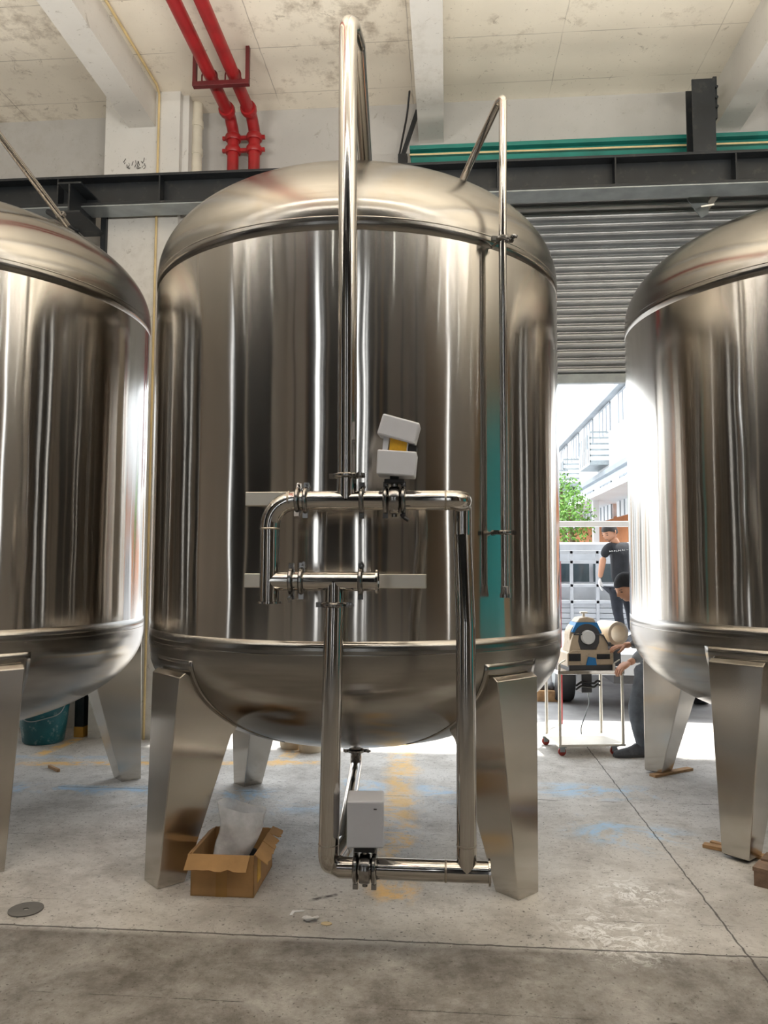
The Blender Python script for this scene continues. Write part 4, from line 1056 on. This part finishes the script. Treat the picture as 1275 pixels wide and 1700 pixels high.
def headmesh(parent, mtx, hair=True, cap=None):
    # skull along +z, face towards -y; height .23
    bm = BM()
    prof_n = 22; seg = 28; rings = []
    for j in range(prof_n + 1):
        a = -pi / 2 + pi * j / prof_n; z = .115 * sin(a); cr = cos(a); row = []
        for i in range(seg):
            th = 2 * pi * i / seg; x, y = cos(th), sin(th)
            wx = .076 * (1 - .22 * max(0, -sin(a)) ** 1.3); wy = .094 * (1 - .10 * max(0, -sin(a)))
            X_, Y_ = x * wx * cr, y * wy * cr
            f = max(0, -y)
            Y_ -= .004 * f * cr
            g = math.exp(-((z + .012) / .018) ** 2) * math.exp(-(x / .2) ** 2) * f; Y_ -= .026 * g        # nose
            g = math.exp(-((z - .006) / .014) ** 2) * math.exp(-((abs(x) - .42) / .17) ** 2) * f; Y_ += .010 * g   # eye sockets
            g = math.exp(-((z + .052) / .012) ** 2) * math.exp(-(x / .35) ** 2) * f; Y_ -= .006 * g       # lips
            g = math.exp(-((z + .092) / .016) ** 2) * math.exp(-(x / .4) ** 2) * f; Y_ -= .012 * g        # chin
            row.append(bm.verts.new(mtx @ Vector((X_, Y_, z))))
        rings.append(row)
    for A_, B_ in zip(rings, rings[1:]):
        for i in range(seg): bm.faces.new((A_[i], A_[(i + 1) % seg], B_[(i + 1) % seg], B_[i]))
    for s in (-1, 1): blob(bm, mtx @ Vector((s * .078, .006, -.004)), .010, .018, .03, None, 10)
    bmesh.ops.remove_doubles(bm, verts=bm.verts, dist=1e-4)
    h = obj('head', bm, 'skin', parent, smooth='all')
    bm = BM()
    for s in (-1, 1): blob(bm, mtx @ Vector((s * .031, -.083, .006)), .012, .006, .005, None, 10); bar(bm, mtx @ Vector((s * .018, -.09, .026)), mtx @ Vector((s * .048, -.083, .028)), .005, .005)
    bar(bm, mtx @ Vector((-.02, -.093, -.053)), mtx @ Vector((.02, -.093, -.053)), .004, .004)
    obj('eyes_and_mouth', bm, 'hair', h)
    bm = BM(); seg = 26; rings = []
    for j in range(12):
        a = pi / 2 - j / 11 * 1.9; row = []
        for i in range(seg):
            th = 2 * pi * i / seg; y = sin(th); aa = a
            lim = .38 if y < 0 else -.25
            lo = lim * min(1, abs(y) * 1.4) if y < 0 else lim
            aa = max(a, lo if y < 0 else lim)
            k_ = 1.08 if cap else 1.07
            row.append(bm.verts.new(mtx @ Vector((.079 * k_ * cos(th) * cos(aa), .098 * k_ * y * cos(aa) + .004, .118 * k_ * sin(aa)))))
        rings.append(row)
    for A_, B_ in zip(rings, rings[1:]):
        for i in range(seg): bm.faces.new((A_[i], A_[(i + 1) % seg], B_[(i + 1) % seg], B_[i]))
    bmesh.ops.remove_doubles(bm, verts=bm.verts, dist=2e-4)
    obj('cap' if cap else 'hair', bm, 'hair' if not cap else 'shirt', parent, smooth='all')
def hand(parent, wrist, d, palmn, mat='skin', curl=.5, s=1., name='hand', side=1):
    # palm continuing along d, fingers curling towards palmn
    d = Vector(d).normalized(); n = Vector(palmn).normalized(); n = (n - d * n.dot(d)).normalized(); u = d.cross(n) * side
    J = {'w': (wrist, (.019 * s, .025 * s)), 'p': (wrist + d * .05 * s, (.014 * s, .036 * s))}
    E_ = [('w', 'p')]
    o = None
    bm = BM()
    # palm as flattened blob, fingers as tapered bent tubes rooted inside it
    mt = Matrix((u, d, n)).transposed().to_4x4()
    blob(bm, wrist + d * .045 * s, .042 * s, .056 * s, .018 * s, mt, 16)
    for i, (off, L) in enumerate(((-.030, .066), (-.010, .076), (.011, .071), (.030, .056))):
        p0 = wrist + d * .07 * s + u * off * s; dd = d; pts = [p0]; rr = [.0095 * s]
        for q in range(3):
            dd = (Matrix.Rotation(-curl * (1 if q else .7), 3, u) @ dd if (Matrix.Rotation(-curl, 3, u) @ d).dot(n) > 0 else Matrix.Rotation(curl * (1 if q else .7), 3, u) @ dd)
            pts.append(pts[-1] + dd * L * s * (.45, .32, .23)[q]); rr.append((.0088, .008, .0058)[q] * s)
        tube(bm, pts, rr, 10)
    pts = [wrist + d * .02 * s - u * .03 * s, wrist + d * .045 * s - u * .052 * s + n * .01 * s, wrist + d * .07 * s - u * .058 * s + n * .025 * s, wrist + d * .09 * s - u * .05 * s + n * .035 * s]
    tube(bm, pts, [.014 * s, .012 * s, .010 * s, .007 * s], 10)
    return obj(name, bm, mat, parent, smooth='all')

# person standing on the truck bed
t = thing('person', 'person in black T-shirt standing on truck bed looking down', 'person', (0, 0, 0))
Y1 = 9.35
def q1(px, py, dy=0.): return at(px, py, Y1 + dy)
hd = q1(1012, 884)
mt = Matrix.Translation(hd) @ Matrix.Rotation(radians(-52), 4, 'Z') @ Matrix.Rotation(radians(28), 4, 'X') @ Matrix.Diagonal((1.0, 1.0, 1.0, 1))
headmesh(t, mt)
J = {'pel': (q1(1030, 972), (.15, .11)), 'chest': (q1(1029, 925), (.17, .115)), 'neckb': (q1(1024, 904), (.085, .075)), 'neck': (q1(1018, 896, -.02), .05),
     'shl': (q1(1007, 912, -.04), .062), 'ell': (q1(1001, 926, -.05), .055), 'shr': (q1(1049, 912, .05), .062), 'elr': (q1(1055, 928, .05), .055)}
skin_body('shirt', {k_: v_ for k_, v_ in J.items() if k_ != 'neck'}, [('pel', 'chest'), ('chest', 'neckb'), ('neckb', 'shl'), ('shl', 'ell'), ('neckb', 'shr'), ('shr', 'elr')], 'pel', 'shirt', t)
skin_body('neck', {'a': (q1(1025, 906), .055), 'b': (q1(1016, 892, -.01), .05)}, [('a', 'b')], 'a', 'skin', t)
for nm, pts in (('left', ((1002, 924), (999, 942), (996, 960))), ('right', ((1055, 926), (1060, 944), (1056, 962)))):
    dy = -.05 if nm == 'left' else .05
    skin_body('forearm', {'a': (q1(*pts[0], dy), .042), 'b': (q1(*pts[1], dy), .040), 'c': (q1(*pts[2], dy), .027)}, [('a', 'b'), ('b', 'c')], 'a', 'skin', t)
hand(t, q1(996, 961, -.05), (-.02, 0, -1), (1, -.2, 0), 'glove', .3, 1.0, 'gloved_hand')
hand(t, q1(1056, 963, .05), (-.02, 0, -1), (-1, -.2, 0), 'glove', .3, 1.0, 'gloved_hand', -1)
J = {'pel': (q1(1030, 968), (.15, .115)), 'hipl': (q1(1023, 980, -.03), .088), 'knl': (q1(1025, 1014, -.06), .063), 'anl': (q1(1032, 1046, -.02), .048), 'hipr': (q1(1040, 980, .03), .088), 'knr': (q1(1047, 1014, .04), .063), 'anr': (q1(1050, 1048, .05), .048)}
skin_body('trousers', J, [('pel', 'hipl'), ('hipl', 'knl'), ('knl', 'anl'), ('pel', 'hipr'), ('hipr', 'knr'), ('knr', 'anr')], 'pel', 'jeans', t)
def shoe(parent, heel, d, L=.27, wd=.048, mat='shoe', sole='dark'):
    d = Vector(d).normalized(); s_ = Vector((-d.y, d.x, 0)); bm = BM(); secs = [(0, .038, .085), (.05, .042, .10), (.10, .043, .085), (.16, .047, .058), (.22, .046, .045), (L - .015, .034, .035), (L, .015, .02)]
    rings = []
    for x, w_, h in secs:
        c = heel + d * x; rings.append([bm.verts.new(c + s_ * (w_ * cos(a)) + Vector((0, 0, .018 + max(0, h * sin(a))))) for a in [pi * q / 8 for q in range(9)]])
    for A_, B_ in zip(rings, rings[1:]):
        for i in range(8): bm.faces.new((A_[i], A_[i + 1], B_[i + 1], B_[i]))
        bm.faces.new((A_[8], A_[0], B_[0], B_[8]))
    bm.faces.new(rings[0]); bm.faces.new(rings[-1][::-1]); o = obj('shoe', bm, mat, parent, smooth=True)
    bm = BM(); rings = []
    for x, w_, h in secs:
        c = heel + d * x; rings.append([bm.verts.new(c + s_ * sx * (w_ + .003) + Vector((0, 0, z))) for sx, z in ((-1, .001), (1, .001), (1, .022), (-1, .022))])
    for A_, B_ in zip(rings, rings[1:]):
        for i in range(4): bm.faces.new((A_[i], A_[(i + 1) % 4], B_[(i + 1) % 4], B_[i]))
    bm.faces.new(rings[0]); bm.faces.new(rings[-1][::-1]); obj('sole', bm, sole, o)
h1 = q1(1034, 1046, -.02); shoe(t, Vector((h1.x + .05, h1.y + .03, TBZ)), (-.8, -.6, 0), .28)
h1 = q1(1050, 1046, .05); shoe(t, Vector((h1.x + .05, h1.y + .03, TBZ)), (-.8, -.6, 0), .28)
# pale print across the shirt chest
bm = BM(); rnd = random.Random(5)
for k_ in range(9):
    p = q1(1012 + k_ * 3.6, 915.5 - k_ * .35, -.125 - .01 * (4 - abs(4 - k_)))
    for q in range(2):
        a = rnd.choice((0, pi / 2, pi / 2, 1.1)); L = .016
        bar(bm, p + Vector((rnd.uniform(-.006, .006), 0, rnd.uniform(-.004, .004) - L / 2 * sin(a))), p + Vector((cos(a) * L, 0, sin(a) * L / 2 + .002)), .004, .004, Vector((0, 1, 0)))
obj('shirt_print', bm, 'whitepaint', t)

# person bending at the trolley
t = thing('person', 'person in grey work clothes and black cap bending over the trolley', 'person', (0, 0, 0))
Y2 = 6.42
def q2(px, py, dy=0.): return at(px, py, Y2 + dy)
hd = q2(1040, 975)
mt = Matrix.Translation(hd) @ Matrix.Rotation(radians(-62), 4, 'Z') @ Matrix.Rotation(radians(30), 4, 'X')
headmesh(t, mt, cap=True)
J = {'pel': (q2(1088, 1112, .05), (.15, .13)), 'chest': (q2(1078, 1050, .05), (.16, .13)), 'up': (q2(1066, 1015, .04), (.12, .10)),
     'shl': (q2(1062, 1016, -.13), .06), 'ell': (q2(1078, 1075, -.22), .052), 'wl': (q2(1052, 1097, -.30), .040),
     'shr': (q2(1062, 1016, .2), .06), 'elr': (q2(1072, 1068, .22), .05), 'wr': (q2(1045, 1070, .15), .036)}
skin_body('jacket', J, [('pel', 'chest'), ('chest', 'up'), ('up', 'shl'), ('shl', 'ell'), ('ell', 'wl'), ('up', 'shr'), ('shr', 'elr'), ('elr', 'wr')], 'pel', 'sleeve', t)
skin_body('neck', {'a': (q2(1064, 1010, .03), .055), 'b': (q2(1047, 984, .01), .05)}, [('a', 'b')], 'a', 'skin', t)
skin_body('wrist', {'a': (q2(1053, 1096, -.30), .030), 'b': (q2(1043, 1101, -.33), .026)}, [('a', 'b')], 'a', 'skin', t)
hand(t, q2(1044, 1100, -.33), (-.75, -.25, -.45), (.25, .2, -1), 'skin', .42, 1.05, 'hand')
skin_body('wrist', {'a': (q2(1046, 1070, .15), .030), 'b': (q2(1036, 1072, .1), .025)}, [('a', 'b')], 'a', 'skin', t)
hand(t, q2(1037, 1072, .1), (-.95, -.2, -.15), (.1, .1, -1), 'skin', .35, 1.0, 'hand', -1)
J = {'pel': (q2(1088, 1108, .05), (.155, .135)), 'hipl': (q2(1074, 1122, -.06), .098), 'knl': (q2(1056, 1175, -.12), .072), 'cal': (q2(1062, 1212, -.06), .062), 'anl': (q2(1069, 1243, -.02), .050),
     'hipr': (q2(1098, 1122, .12), .095), 'knr': (q2(1090, 1178, .12), .072), 'anr': (q2(1102, 1240, .2), .05)}
skin_body('trousers', J, [('pel', 'hipl'), ('hipl', 'knl'), ('knl', 'cal'), ('cal', 'anl'), ('pel', 'hipr'), ('hipr', 'knr'), ('knr', 'anr')], 'pel', 'greycloth', t)
h2 = q2(1074, 1250, -.02); shoe(t, Vector((h2.x + .01, h2.y, 0.0)), (-1, -.25, 0), .29)
h2 = q2(1102, 1240, .2); shoe(t, Vector((h2.x + .03, h2.y, 0.0)), (-1, -.1, 0), .29)
